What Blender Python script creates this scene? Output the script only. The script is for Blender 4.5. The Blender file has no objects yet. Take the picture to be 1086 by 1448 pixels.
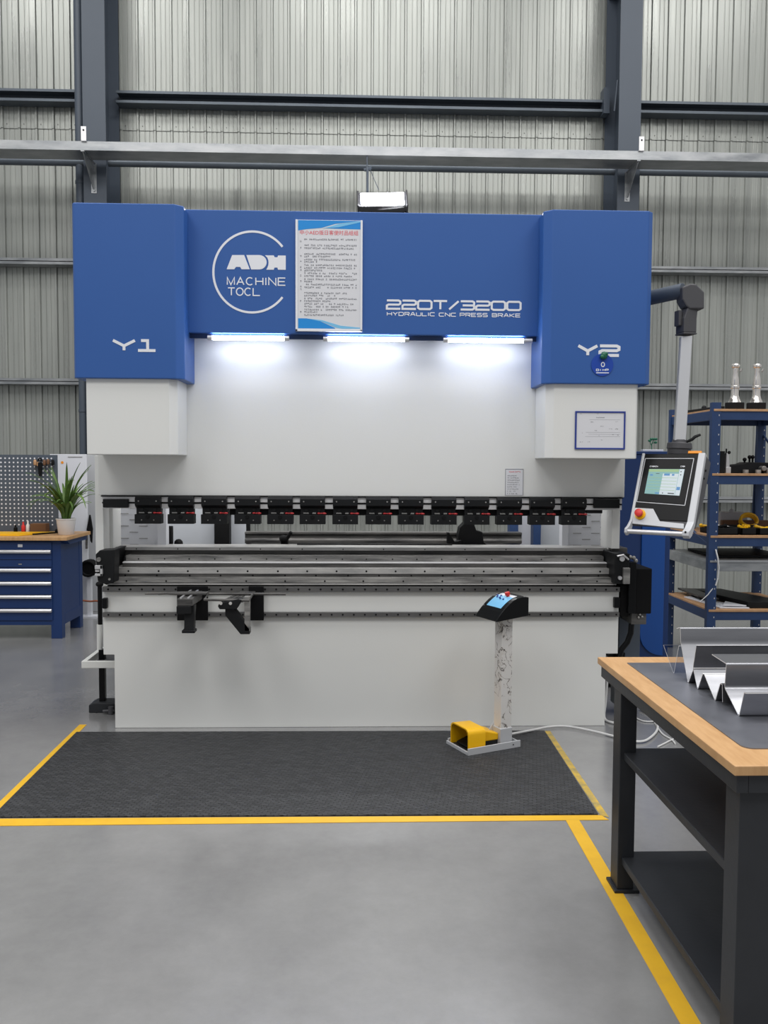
import bpy, bmesh, math, random
from mathutils import Vector, Matrix
random.seed(7)
R = math.radians
S = bpy.context.scene
COL = S.collection

# ------------------------------------------------------------------ camera geometry
FPX, CAMH = 1200.0, 1.60
YAW, PIT, ROL = R(1.9), R(-3.14), R(0.3)
_cy, _sy, _cp, _sp = math.cos(YAW), math.sin(YAW), math.cos(PIT), math.sin(PIT)
FW = Vector((_sy*_cp, _cy*_cp, _sp))
_r0 = Vector((_cy, -_sy, 0)); _u0 = Vector((-_sy*_sp, -_cy*_sp, _cp))
RT = _r0*math.cos(ROL) + _u0*math.sin(ROL)
UP = _u0*math.cos(ROL) - _r0*math.sin(ROL)
def _ray(u, v): return FW + RT*((u-543)/FPX) - UP*((v-724)/FPX)
def at(u, v, Y):                       # picture point -> (X, Z) on the plane at depth Y
    d = _ray(u, v); t = Y/d.y; return (t*d.x, CAMH+t*d.z)
def fl(u, v, z=0.0):                   # picture point -> (X, Y) on the plane at height z
    d = _ray(u, v); t = (z-CAMH)/d.z; return (t*d.x, t*d.y)
def zz(v, Y, u=500): return at(u, v, Y)[1]
def xx(u, Y, v=700): return at(u, v, Y)[0]

cam = bpy.data.cameras.new('camera'); co = bpy.data.objects.new('camera', cam); COL.objects.link(co)
m3 = Matrix((RT, UP, -FW)).transposed()
co.matrix_world = Matrix.Translation((0, 0, CAMH)) @ m3.to_4x4()
cam.sensor_fit = 'VERTICAL'; cam.sensor_height = 36; cam.lens = 36*FPX/1448
cam.clip_end = 100
S.camera = co

# ------------------------------------------------------------------ materials
def lin(c):
    c = c/255.0
    return c/12.92 if c <= .04045 else ((c+.055)/1.055)**2.4
def rgb(c): return (lin(c[0]), lin(c[1]), lin(c[2]), 1)
def mat(name, c, rough=.5, metal=0.0, var=None, bump=None, spec=.5, stretch=(1,1,1), emit=None, coat=0.0, rvar=0.0):
    """var = (scale, second colour, contrast); bump = (scale, strength)"""
    m = bpy.data.materials.new(name); m.use_nodes = True
    nt = m.node_tree; b = nt.nodes['Principled BSDF']
    b.inputs['Base Color'].default_value = rgb(c)
    b.inputs['Roughness'].default_value = rough
    b.inputs['Metallic'].default_value = metal
    b.inputs['Specular IOR Level'].default_value = spec
    b.inputs['Coat Weight'].default_value = coat
    if emit:
        b.inputs['Emission Color'].default_value = rgb(emit[0]); b.inputs['Emission Strength'].default_value = emit[1]
    if var or bump:
        tc = nt.nodes.new('ShaderNodeTexCoord'); mp = nt.nodes.new('ShaderNodeMapping')
        mp.inputs['Scale'].default_value = stretch
        nt.links.new(tc.outputs['Object'], mp.inputs['Vector'])
    if var:
        n = nt.nodes.new('ShaderNodeTexNoise'); n.inputs['Scale'].default_value = var[0]
        n.inputs['Detail'].default_value = 6; n.inputs['Roughness'].default_value = .6
        cr = nt.nodes.new('ShaderNodeValToRGB'); k = var[2]
        cr.color_ramp.elements[0].position = .5-k; cr.color_ramp.elements[1].position = .5+k
        cr.color_ramp.elements[0].color = rgb(c); cr.color_ramp.elements[1].color = rgb(var[1])
        nt.links.new(mp.outputs['Vector'], n.inputs['Vector']); nt.links.new(n.outputs['Fac'], cr.inputs['Fac'])
        nt.links.new(cr.outputs['Color'], b.inputs['Base Color'])
        if rvar:
            mr = nt.nodes.new('ShaderNodeMapRange')
            mr.inputs['From Min'].default_value = .3; mr.inputs['From Max'].default_value = .7
            mr.inputs['To Min'].default_value = rough-rvar; mr.inputs['To Max'].default_value = rough+rvar
            nt.links.new(n.outputs['Fac'], mr.inputs['Value']); nt.links.new(mr.outputs['Result'], b.inputs['Roughness'])
    if bump:
        n2 = nt.nodes.new('ShaderNodeTexNoise'); n2.inputs['Scale'].default_value = bump[0]; n2.inputs['Detail'].default_value = 3
        bp = nt.nodes.new('ShaderNodeBump'); bp.inputs['Strength'].default_value = bump[1]; bp.inputs['Distance'].default_value = .01
        nt.links.new(mp.outputs['Vector'], n2.inputs['Vector']); nt.links.new(n2.outputs['Fac'], bp.inputs['Height'])
        nt.links.new(bp.outputs['Normal'], b.inputs['Normal'])
    return m

M = {}
M['white'] = mat('machine_white_paint', (222,223,221), .45, var=(1.2,(226,227,225),.3), bump=(90,.03))
M['blue'] = mat('machine_blue_paint', (43,88,157), .42, var=(1.5,(46,91,161),.3), bump=(120,.03))
M['navy'] = mat('navy_paint', (12,46,98), .45, var=(3,(16,52,106),.3))
M['navy2'] = mat('cabinet_door_blue', (12,74,152), .4)  # brighter blue than the cabinet body
M['navydk'] = mat('rack_blue_paint', (28,54,96), .5, var=(14,(36,62,104),.25))
M['lettering'] = mat('white_lettering', (228,230,236), .5)
M['wall'] = mat('galvanised_wall_sheet', (152,155,151), .32, .35, var=(2.2,(172,175,170),.2), stretch=(3.0,1,.18), rvar=.1)
M['column'] = mat('grey_blue_steel_paint', (72,81,93), .5, var=(1.2,(78,87,99),.3))
M['purlin'] = mat('dark_purlin_steel', (84,92,102), .45, .35, var=(6,(100,108,116),.25), stretch=(.4,1,1))
M['galv'] = mat('galvanised_tray_steel', (138,142,146), .38, .55, var=(5,(180,182,184),.16), stretch=(.5,1,2), rvar=.1)
M['floor'] = mat('polished_concrete', (114,114,115), .2, var=(1.3,(146,146,146),.26), bump=(30,.03), rvar=.06, spec=.75, coat=.85)
M['floor'].node_tree.nodes['Principled BSDF'].inputs['Coat Roughness'].default_value = .26
for _n in M['floor'].node_tree.nodes:
    if _n.type == 'TEX_NOISE' and abs(_n.inputs['Scale'].default_value-1.3) < .01: _n.inputs['Detail'].default_value = 12; _n.inputs['Roughness'].default_value = .72
M['yellow'] = mat('yellow_floor_paint', (226,178,38), .5, var=(9,(214,166,40),.2))
M['yelworn'] = mat('worn_yellow_paint', (204,168,56), .5, var=(14,(140,128,88),.16))
M['black'] = mat('black_steel', (19,20,22), .45, var=(9,(28,29,31),.25), spec=.2)
M['blackm'] = mat('black_matte', (12,12,14), .65, spec=.18)
M['blackpl'] = mat('black_plastic', (14,15,17), .3, spec=.17)
M['dkgrey'] = mat('dark_grey_plastic', (70,70,74), .5)
M['steel'] = mat('worn_bed_steel', (160,160,160), .4, .45, var=(7,(212,210,207),.22), stretch=(.6,3,3), rvar=.1)
M['steeldk'] = mat('oily_dark_steel', (52,52,53), .4, .4, var=(6,(110,108,106),.2), stretch=(.6,3,4), rvar=.1)
M['steelmd'] = mat('scratched_grey_steel', (92,92,92), .4, .45, var=(8,(182,180,177),.2), stretch=(.5,3,4), rvar=.1)
M['railst'] = mat('linear_rail_steel', (92,92,93), .35, .7, var=(7,(120,119,118),.25), stretch=(.5,2,2))
M['bright'] = mat('bright_machined_steel', (236,236,238), .4, .15, var=(5,(222,222,224),.3))
M['sheet'] = mat('bent_sheet_steel', (160,161,166), .36, .9, var=(4,(132,133,138),.25), stretch=(.5,3,3), rvar=.06)
M['plate'] = mat('flat_dark_sheet_steel', (112,114,122), .42, .7, var=(3,(140,142,150),.3), rvar=.08)
M['chrome'] = mat('chrome', (232,228,224), .2, .8)
M['alu'] = mat('brushed_aluminium', (206,206,208), .3, .55)
M['silver'] = mat('silver_grey_paint', (192,194,198), .42, .12)
M['red'] = mat('red_plastic', (206,44,40), .4)
M['lever_red'] = mat('lever_red', (170,42,46), .45)
M['led'] = mat('led_strip', (255,255,255), .4, emit=((232,238,255), 29.0))
M['flood'] = mat('floodlight_lens', (255,255,255), .4, emit=((240,244,255), 22.0))
M['screen'] = mat('screen_glow', (60,90,90), .3, emit=((150,205,203), .45))
M['wood'] = mat('bench_wood', (180,138,92), .45, var=(9,(198,158,112),.2), stretch=(6,1,1))
M['ply'] = mat('shelf_chipboard', (168,128,92), .7, var=(20,(190,150,112),.2))
M['bench'] = mat('bench_black_paint', (36,38,42), .42, var=(3,(48,50,54),.25), bump=(60,.04), spec=.35)
M['rubber'] = mat('black_rubber', (24,24,25), .7)
M['potw'] = mat('white_pot', (222,220,220), .5)
M['soil'] = mat('soil', (60,44,32), .9)
M['leafm'] = mat('leaf_green', (52,86,34), .5, var=(12,(98,128,52),.2))
M['paper'] = mat('printed_paper', (216,217,222), .5)
M['ink'] = mat('grey_ink', (120,122,130), .7)
M['redink'] = mat('red_ink', (226,70,84), .6)
M['cyan'] = mat('poster_blue', (20,138,216), .5)
M['cyan2'] = mat('poster_light_blue', (120,190,230), .5)
M['frameb'] = mat('document_frame_blue', (40,60,140), .5)
M['sticker'] = mat('sticker_blue', (18,66,164), .4)
M['green'] = mat('green_plastic', (16,96,70), .4)
M['yelpl'] = mat('yellow_plastic', (240,184,10), .38)
M['orange'] = mat('orange_plastic', (238,150,34), .45)
M['cable'] = mat('white_cable', (206,206,206), .5)
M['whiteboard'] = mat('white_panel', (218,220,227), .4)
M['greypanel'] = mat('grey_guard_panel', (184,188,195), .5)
M['slot'] = mat('slot_grey', (160,160,162), .7)  # plain grey for the thin slot bars on the guards
M['brown'] = mat('brown_handle', (104,72,48), .6)
M['label_blue'] = mat('console_label', (120,186,226), .4)
M['copper'] = mat('copper_hose', (168,98,68), .45)

# special materials ------------------------------------------------
def rubber_mat():
    m = mat('ribbed_rubber_mat', (46,47,50), .62)
    nt = m.node_tree; b = nt.nodes['Principled BSDF']
    tc = nt.nodes.new('ShaderNodeTexCoord'); mp = nt.nodes.new('ShaderNodeMapping'); mp.inputs['Rotation'].default_value = (0,0,R(12))
    nt.links.new(tc.outputs['Object'], mp.inputs['Vector'])
    br = nt.nodes.new('ShaderNodeTexBrick'); br.inputs['Scale'].default_value = 14; br.inputs['Mortar Size'].default_value = .03
    br.inputs['Brick Width'].default_value = .55; br.inputs['Row Height'].default_value = .22; br.inputs['Mortar Smooth'].default_value = .6
    br.inputs['Color1'].default_value = rgb((42,43,46)); br.inputs['Color2'].default_value = rgb((60,61,64)); br.inputs['Mortar'].default_value = rgb((26,27,29))
    nt.links.new(mp.outputs['Vector'], br.inputs['Vector']); nt.links.new(br.outputs['Color'], b.inputs['Base Color'])
    no = nt.nodes.new('ShaderNodeTexNoise'); no.inputs['Scale'].default_value = 26; nt.links.new(tc.outputs['Object'], no.inputs['Vector'])
    ad = nt.nodes.new('ShaderNodeMath'); ad.operation = 'SUBTRACT'
    nt.links.new(no.outputs['Fac'], ad.inputs[0]); nt.links.new(br.outputs['Fac'], ad.inputs[1])
    bp = nt.nodes.new('ShaderNodeBump'); bp.inputs['Strength'].default_value = .9; bp.inputs['Distance'].default_value = .012
    nt.links.new(ad.outputs[0], bp.inputs['Height']); nt.links.new(bp.outputs['Normal'], b.inputs['Normal'])
    return m
M['mat'] = rubber_mat()
def scuffed():
    m = mat('scuffed_white_post', (214,212,210), .5)
    nt = m.node_tree; b = nt.nodes['Principled BSDF']
    tc = nt.nodes.new('ShaderNodeTexCoord')
    n = nt.nodes.new('ShaderNodeTexNoise'); n.inputs['Scale'].default_value = 16; n.inputs['Detail'].default_value = 6; n.inputs['Distortion'].default_value = .8
    cr = nt.nodes.new('ShaderNodeValToRGB'); e = cr.color_ramp.elements
    e[0].position = .44; e[0].color = rgb((212,210,208)); e[1].position = .56; e[1].color = rgb((214,212,210))
    for p, c in ((.475,(206,202,198)), (.487,(74,66,62)), (.502,(60,56,56)), (.514,(206,202,198))):
        k = e.new(p); k.color = rgb(c)
    n2 = nt.nodes.new('ShaderNodeTexNoise'); n2.inputs['Scale'].default_value = 6
    c2 = nt.nodes.new('ShaderNodeValToRGB'); c2.color_ramp.elements[0].position = .36; c2.color_ramp.elements[1].position = .42
    mx = nt.nodes.new('ShaderNodeMixRGB'); mx.inputs['Color1'].default_value = rgb((214,212,210))
    nt.links.new(tc.outputs['Object'], n.inputs['Vector']); nt.links.new(tc.outputs['Object'], n2.inputs['Vector'])
    nt.links.new(n.outputs['Fac'], cr.inputs['Fac']); nt.links.new(n2.outputs['Fac'], c2.inputs['Fac'])
    nt.links.new(c2.outputs['Color'], mx.inputs['Fac']); nt.links.new(cr.outputs['Color'], mx.inputs['Color2'])
    nt.links.new(mx.outputs['Color'], b.inputs['Base Color'])
    return m
M['scuff'] = scuffed()
def acrylic():
    m = bpy.data.materials.new('clear_acrylic'); m.use_nodes = True
    nt = m.node_tree; t = nt.nodes.new('ShaderNodeBsdfTransparent'); t.inputs['Color'].default_value = (.86, .88, .93, 1)
    nt.links.new(t.outputs[0], nt.nodes['Material Output'].inputs['Surface']); nt.nodes.remove(nt.nodes['Principled BSDF'])
    return m
M['acrylic'] = acrylic()

# ------------------------------------------------------------------ mesh builder
W = {}                                     # world matrix of every object made here
class MB:
    def __init__(s, T=None): s.bm = bmesh.new(); s.T = T; s.smooth_faces = []
    def v(s, p):
        p = Vector(p)
        return s.bm.verts.new(s.T @ p if s.T else p)
    def f(s, vs, m=0, sm=False):
        try: f = s.bm.faces.new(vs)
        except ValueError: return
        f.material_index = m; f.smooth = sm
    def box(s, x0, x1, y0, y1, z0, z1, m=0):
        v = [s.v((x, y, z)) for z in (z0, z1) for y in (y0, y1) for x in (x0, x1)]
        for q in ((0,1,3,2),(4,5,7,6),(0,1,5,4),(2,3,7,6),(0,2,6,4),(1,3,7,5)): s.f([v[i] for i in q], m)
    def prism(s, pts, ax, a, b, m=0, sm=False):
        def P(p, t): return (t, p[0], p[1]) if ax == 'x' else (p[0], t, p[1]) if ax == 'y' else (p[0], p[1], t)
        A = [s.v(P(p, a)) for p in pts]; B = [s.v(P(p, b)) for p in pts]
        s.f(A, m); s.f(B[::-1], m)
        n = len(pts)
        for i in range(n): s.f([A[i], A[(i+1) % n], B[(i+1) % n], B[i]], m, sm)
    def ring(s, c, u, w, r, n): return [s.v(Vector(c)+u*(r*math.cos(2*math.pi*i/n))+w*(r*math.sin(2*math.pi*i/n))) for i in range(n)]
    def cyl(s, p0, p1, r0, r1=None, n=16, m=0):
        s.tube([p0, p1], [r0, r0 if r1 is None else r1], n, m)
    def tube(s, pts, r, n=10, m=0, cap=True):
        P = [Vector(p) for p in pts]; rr = r if isinstance(r, (list, tuple)) else [r]*len(P)
        prev = None; u = None; rings = []
        for i, p in enumerate(P):
            d = (P[min(i+1, len(P)-1)]-P[max(i-1, 0)])
            if d.length < 1e-9: d = Vector((0,0,1))
            d.normalize()
            if u is None:
                u = d.orthogonal().normalized()
            else:
                u = (u - d*u.dot(d)); u = u.normalized() if u.length > 1e-6 else d.orthogonal().normalized()
            w = d.cross(u); rings.append(s.ring(p, u, w, rr[i], n))
        for a, b in zip(rings, rings[1:]):
            for i in range(n): s.f([a[i], a[(i+1) % n], b[(i+1) % n], b[i]], m, True)
        if cap: s.f(rings[0][::-1], m); s.f(rings[-1], m)
    def lathe(s, prof, c, n=24, m=0):
        c = Vector(c); rings = []
        for r, z in prof:
            rings.append(s.ring(c+Vector((0,0,z)), Vector((1,0,0)), Vector((0,1,0)), max(r, 1e-4), n))
        for a, b in zip(rings, rings[1:]):
            for i in range(n): s.f([a[i], a[(i+1) % n], b[(i+1) % n], b[i]], m, True)
        s.f(rings[0][::-1], m); s.f(rings[-1], m)
    def disc(s, c, nrm, r, t=.002, n=12, m=0):
        c = Vector(c); nrm = Vector(nrm).normalized(); s.tube([c, c+nrm*t], r, n, m)
    def ball(s, c, r, m=0, n=12, sc=(1,1,1)):
        k = n//2; c = Vector(c)
        rings = []
        for j in range(1, k):
            th = math.pi*j/k
            rings.append([s.v(c+Vector((sc[0]*r*math.sin(th)*math.cos(2*math.pi*i/n), sc[1]*r*math.sin(th)*math.sin(2*math.pi*i/n), sc[2]*r*math.cos(th)))) for i in range(n)])
        t = s.v(c+Vector((0,0,sc[2]*r))); b = s.v(c-Vector((0,0,sc[2]*r)))
        for i in range(n):
            s.f([t, rings[0][i], rings[0][(i+1) % n]], m, True); s.f([b, rings[-1][(i+1) % n], rings[-1][i]], m, True)
        for a, q in zip(rings, rings[1:]):
            for i in range(n): s.f([a[i], q[i], q[(i+1) % n], a[(i+1) % n]], m, True)
    def build(s, name, mats, parent=None, bevel=0.0, seg=2, local=False):
        bm = s.bm
        if bm.faces: bmesh.ops.recalc_face_normals(bm, faces=bm.faces[:])
        me = bpy.data.meshes.new(name)
        o = bpy.data.objects.new(name, me); COL.objects.link(o)
        Wp = W[parent] if parent else Matrix.Identity(4)
        if parent:
            o.parent = parent; W[o] = Wp.copy()
            if not local: bm.transform(Wp.inverted())
        elif not local:                          # a thing of one mesh: origin at the middle of its base
            c = [v.co for v in bm.verts]
            b = Vector(((min(v.x for v in c)+max(v.x for v in c))/2, (min(v.y for v in c)+max(v.y for v in c))/2, min(v.z for v in c)))
            bm.transform(Matrix.Translation(-b)); o.location = b; W[o] = Matrix.Translation(b)
        else: W[o] = Matrix.Identity(4)
        bm.to_mesh(me); bm.free()
        for m in (mats if isinstance(mats, (list, tuple)) else [mats]): me.materials.append(M[m])
        if any(p.use_smooth for p in me.polygons): me.set_sharp_from_angle(angle=R(40))
        if bevel:
            md = o.modifiers.new('bevel', 'BEVEL'); md.width = bevel; md.segments = seg; md.limit_method = 'ANGLE'; md.angle_limit = R(40)
            md.harden_normals = False
        return o
def empty(name, loc, rz=0.0, label=None, cat=None, group=None):
    o = bpy.data.objects.new(name, None); COL.objects.link(o); o.location = loc; o.rotation_euler = (0, 0, rz)
    o.empty_display_size = .1
    W[o] = Matrix.Translation(Vector(loc)) @ Matrix.Rotation(rz, 4, 'Z')
    if label: tag(o, label, cat, group)
    return o
def tag(o, label, cat, group=None, kind=None):
    o['label'] = label
    if cat: o['category'] = cat
    if group: o['group'] = group
    if kind: o['kind'] = kind
    return o
def structure(o, label=None):
    o['kind'] = 'structure'
    if label: o['label'] = label
    return o
def copy_tree(o, parent=None):
    c = o.copy(); COL.objects.link(c)
    if parent: c.parent = parent
    for ch in [x for x in o.children]: copy_tree(ch, c)
    return c
def bx(name, m, x0, x1, y0, y1, z0, z1, parent=None, bevel=0.003):
    b = MB(); b.box(x0, x1, y0, y1, z0, z1); return b.build(name, m, parent, bevel)
def pbox(name, m, u0, v0, u1, v1, Y0, Y1, parent=None, bevel=.003):
    """box whose front face (depth Y0) spans the picture rectangle"""
    a = at(u0, v0, Y0); c = at(u1, v1, Y0)
    return bx(name, m, a[0], c[0], Y0, Y1, c[1], a[1], parent, bevel)

# ------------------------------------------------------------------ stroke lettering
def arc(cx, cy, rx, ry, a0, a1, n=10): return [(cx+rx*math.cos(R(a0+(a1-a0)*i/n)), cy+ry*math.sin(R(a0+(a1-a0)*i/n))) for i in range(n+1)]
_rr = [(.12,0),(.88,0),(1,.15),(1,.85),(.88,1),(.12,1),(0,.85),(0,.15),(.12,0)]
G = {
 '2': [[(0,1),(.88,1),(1,.88),(1,.62),(.88,.5),(.12,.5),(0,.38),(0,0),(1,0)]],
 '3': [[(0,1),(.88,1),(1,.88),(1,.6),(.92,.5),(1,.4),(1,.12),(.88,0),(0,0)], [(.15,.5),(.92,.5)]],
 '0': [_rr], 'T': [[(0,1),(1,1)], [(.5,1),(.5,0)]], '/': [[(0,0),(1,1)]],
 '1': [[(.18,1),(.55,1),(.55,0)], [(0,0),(1,0)]],
 'Y': [[(0,1),(.5,.45),(1,1)], [(.5,.45),(.5,0)]],
 'H': [[(0,0),(0,1)], [(1,0),(1,1)], [(0,.5),(1,.5)]],
 'D': [[(0,0),(0,1),(.8,1),(1,.8),(1,.2),(.8,0),(0,0)]],
 'R': [[(0,0),(0,1),(.85,1),(1,.85),(1,.6),(.85,.45),(0,.45)], [(.55,.45),(1,0)]],
 'A': [[(0,0),(.4,1),(.6,1),(1,0)], [(.2,.35),(.8,.35)]],
 'U': [[(0,1),(0,.15),(.15,0),(.85,0),(1,.15),(1,1)]],
 'L': [[(0,1),(0,0),(1,0)]], 'I': [[(.5,0),(.5,1)]],
 'C': [[(1,1),(.15,1),(0,.85),(0,.15),(.15,0),(1,0)]],
 'N': [[(0,0),(0,1),(1,0),(1,1)]], 'P': [[(0,0),(0,1),(.85,1),(1,.85),(1,.55),(.85,.4),(0,.4)]],
 'E': [[(1,1),(0,1),(0,0),(1,0)], [(0,.5),(.9,.5)]],
 'S': [[(1,1),(.12,1),(0,.88),(0,.62),(.12,.5),(.88,.5),(1,.38),(1,.12),(.88,0),(0,0)]],
 'B': [[(0,0),(0,1),(.85,1),(.95,.85),(.95,.6),(.85,.5),(0,.5)], [(.85,.5),(1,.4),(1,.12),(.85,0),(0,0)]],
 'K': [[(0,0),(0,1)], [(1,1),(.1,.5),(1,0)]],
 'M': [[(0,0),(0,1),(.5,0),(1,1),(1,0)]],
 'o': [arc(.5,.5,.5,.5,0,360,22)], 'c': [arc(.5,.5,.5,.5,48,312,18)],
 'a': [[(0,0),(.5,1),(1,0)], [(.2,.36),(.8,.36)]],
}
def ribbon(mb, pts, w, Y, th, m=0):
    """flat mitred stroke in an XZ plane at depth Y, standing th proud of it: one strip, no overlaps"""
    P = [Vector(p) for p in pts]; P = [p for i, p in enumerate(P) if i == 0 or (p-P[i-1]).length > 1e-7]
    closed = (P[0]-P[-1]).length < 1e-6
    if closed: P = P[:-1]
    n = len(P); lr = []
    for i in range(n):
        a = P[i-1] if (i > 0 or closed) else None; c = P[(i+1) % n] if (i < n-1 or closed) else None
        d0 = (P[i]-a).normalized() if a is not None else None; d1 = (c-P[i]).normalized() if c is not None else None
        d0 = d0 if d0 is not None else d1; d1 = d1 if d1 is not None else d0
        n0 = Vector((-d0.y, d0.x)); n1 = Vector((-d1.y, d1.x)); k = n0+n1
        k = k.normalized() if k.length > 1e-6 else n0
        s = min(1/max(.35, k.dot(n0)), 2.2); lr.append((P[i]+k*(w/2*s), P[i]-k*(w/2*s)))
    rows = [[mb.v((q[0], Y-th, q[1])) for q in p]+[mb.v((q[0], Y, q[1])) for q in p] for p in lr]
    for i in range(n if closed else n-1):
        a, c = rows[i], rows[(i+1) % n]
        mb.f([a[0], c[0], c[1], a[1]], m); mb.f([a[0], a[2], c[2], c[0]], m); mb.f([a[1], c[1], c[3], a[3]], m)
    if not closed:
        for a in (rows[0], rows[-1]): mb.f([a[0], a[1], a[3], a[2]], m)
def text(mb, s, x0, x1, z0, z1, Y, w, gap=.25, narrow={'/': .7, 'I': .15, '1': .8}, th=.0015, m=0):
    """lay the string out between x0 and x1"""
    ws = [narrow.get(c, 1.0) if c != ' ' else .6 for c in s]
    tot = sum(ws)+gap*(len(s)-1); k = (x1-x0)/tot; x = x0
    for c, cw in zip(s, ws):
        if c != ' ':
            for si, st in enumerate(G[c]):
                p = [(x+px*cw*k, z0+w/2+pz*(z1-z0-w)) for px, pz in st]
                ribbon(mb, p, w, Y, th+si*.0002, m)
        x += (cw+gap)*k

# ================================================================== SETTING
YW = 10.5
def build_setting():
    b = MB(); b.box(-9, 9, -4, YW+.3, -.1, 0); structure(b.build('floor', 'floor'))
    # corrugated sheet wall: two lapped courses of trapezoid sheet
    def course(mb, z0, z1, y, x0=-9.0, x1=9.0):
        prof = []; x = x0
        while x < x1:
            prof += [(x, y), (x+.052, y), (x+.056, y+.004), (x+.062, y+.004), (x+.066, y), (x+.108, y), (x+.112, y+.004), (x+.118, y+.004), (x+.122, y), (x+.160, y), (x+.170, y-.024), (x+.188, y-.024), (x+.198, y)]
            x += .2
        lo = [mb.v((p[0], p[1], z0)) for p in prof]; hi = [mb.v((p[0], p[1], z1)) for p in prof]
        for i in range(len(prof)-1): mb.f([lo[i], lo[i+1], hi[i+1], hi[i]])
    b = MB(); course(b, 0, 5.62, YW); course(b, 5.59, 9.2, YW-.01)
    b.box(-9, 9, YW+.03, YW+.06, 0, 9.2)
    # row of fixing screws along the lap
    x = -9+.03
    while x < 9:
        b.disc((x, YW-.012, 5.64), (0,-1,0), .0045, .006, 8, 1); x += .2
    structure(b.build('wall_back', ['wall', 'blackm']))
    # rolled steel columns
    def column(cx, lab):
        e = MB()
        y0, y1 = 9.9, YW-.03; hw = .128
        e.box(cx-hw, cx+hw, y0, y0+.014, 0, 9.2)
        e.box(cx-hw, cx+hw, y1-.014, y1, 0, 9.2)
        e.box(cx-.006, cx+.006, y0+.014, y1-.014, 0, 9.2)
        e.box(cx-hw+.01, cx+hw-.01, y0+.014, y1-.014, 7.22, 7.234)      # stiffener plate
        o = e.build('steel_column', 'column'); structure(o, lab); o['category'] = 'column'
    column(-2.965, 'grey blue steel column beside the round downpipe')
    column(3.135, 'grey blue steel column behind the cover lettered Y2')
    # gusset plate behind the Y2 column
    # round downpipe
    b = MB(); b.cyl((-3.165, 10.02, 0), (-3.165, 10.02, 9.2), .052, n=20)
    for z in (2.2, 4.8, 7.3): b.cyl((-3.165, 10.02, z), (-3.165, 10.02, z+.03), .058, n=20)
    o = b.build('downpipe', 'column'); structure(o, 'round grey downpipe running up beside steel column'); o['category'] = 'pipe'
    # wall purlins: cold formed channel, one per bay and course
    def purlin(x0, x1, z, lab, h=.15, rz=0):
        y0, y1 = YW-.2, YW-.03; t = .012
        e = MB()
        e.prism([(y1, z+h/2), (y0, z+h/2), (y0, z+h/2-.03), (y0+t, z+h/2-.03), (y0+t, z+h/2-t), (y1-t, z+h/2-t), (y1-t, z-h/2+t), (y0+t, z-h/2+t), (y0+t, z-h/2+.03), (y0, z-h/2+.03), (y0, z-h/2), (y1, z-h/2)], 'x', x0, x1)
        o = e.build('wall_purlin', 'purlin' if z > 5 else 'galv'); structure(o, lab); o['category'] = 'purlin'
    bays = [(-8.8, -3.22, 'in the bay beyond the downpipe'), (-2.83, 3.0, 'between the two columns'), (3.27, 8.8, 'in the bay over the shelving')]
    for z, nm, h in ((5.905, 'high dark wall purlin', .14), (3.99, 'middle wall purlin', .07), (2.58, 'low wall purlin', .07), (1.2, 'lowest wall purlin', .07)):
        for x0, x1, q in bays: purlin(x0, x1, z, nm+' '+q, h)
    # tie tubes between columns
    for x0, x1, q in [(-8.8, -3.09, 'beyond the downpipe'), (-2.84, 3.0, 'between the two columns'), (3.26, 8.8, 'beyond the Y2 column')]:
        b = MB(); b.cyl((x0, 10.0, 5.035), (x1, 10.0, 5.035), .042, n=16)
        o = b.build('tie_tube', 'purlin'); structure(o, 'round steel tie tube '+q); o['category'] = 'tube'
    # knee brace at the second column
    b = MB(); b.tube([(2.985, 10.0, 5.72), (3.0, 9.95, 6.05)], .012, 8); b.box(2.93, 3.0, 10.25, 10.4, 5.8, 6.1)
    o = b.build('column_brace', 'column'); structure(o, 'small brace and cleat where purlin meets steel column'); o['category'] = 'brace'
build_setting()

# galvanised cable tray carried on column brackets
tray = empty('cable_tray', (.3, 9.65, 4.99), 0, 'long galvanised steel cable tray running across both columns', 'cable tray')
b = MB(); z0, z1 = 4.995, 5.09
b.prism([(9.5, z0), (9.8, z0), (9.8, z1), (9.795, z1), (9.795, z0+.005), (9.505, z0+.005), (9.505, z1), (9.5, z1)], 'x', -8.8, 8.8)
b.build('tray_channel', 'galv', tray)
for cx in (-2.975, 3.12):
    e = MB()
    e.prism([(9.9, 4.99), (9.52, 4.99), (9.52, 4.975), (9.86, 4.70), (9.9, 4.70)], 'x', cx-.004, cx+.004)
    e.box(cx-.03, cx+.03, 9.893, 9.9, 4.66, 4.99); e.box(cx-.02, cx+.02, 9.5, 9.9, 4.983, 4.993)
    e.disc((cx, 9.893, 4.69), (0,-1,0), .014, .012, 8)
    e.build('bracket', 'galv', tray)
    e = MB(); e.box(cx-.028+.02, cx+.028+.02, 9.48, 9.486, 5.09, 5.24); e.box(cx-.008, cx+.048, 9.48, 9.52, 5.085, 5.092); e.disc((cx+.02, 9.48, 5.2), (0,-1,0), .01, .003, 10, 1)
    e.build('hook_plate', ['alu', 'blackm'], tray)

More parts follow.
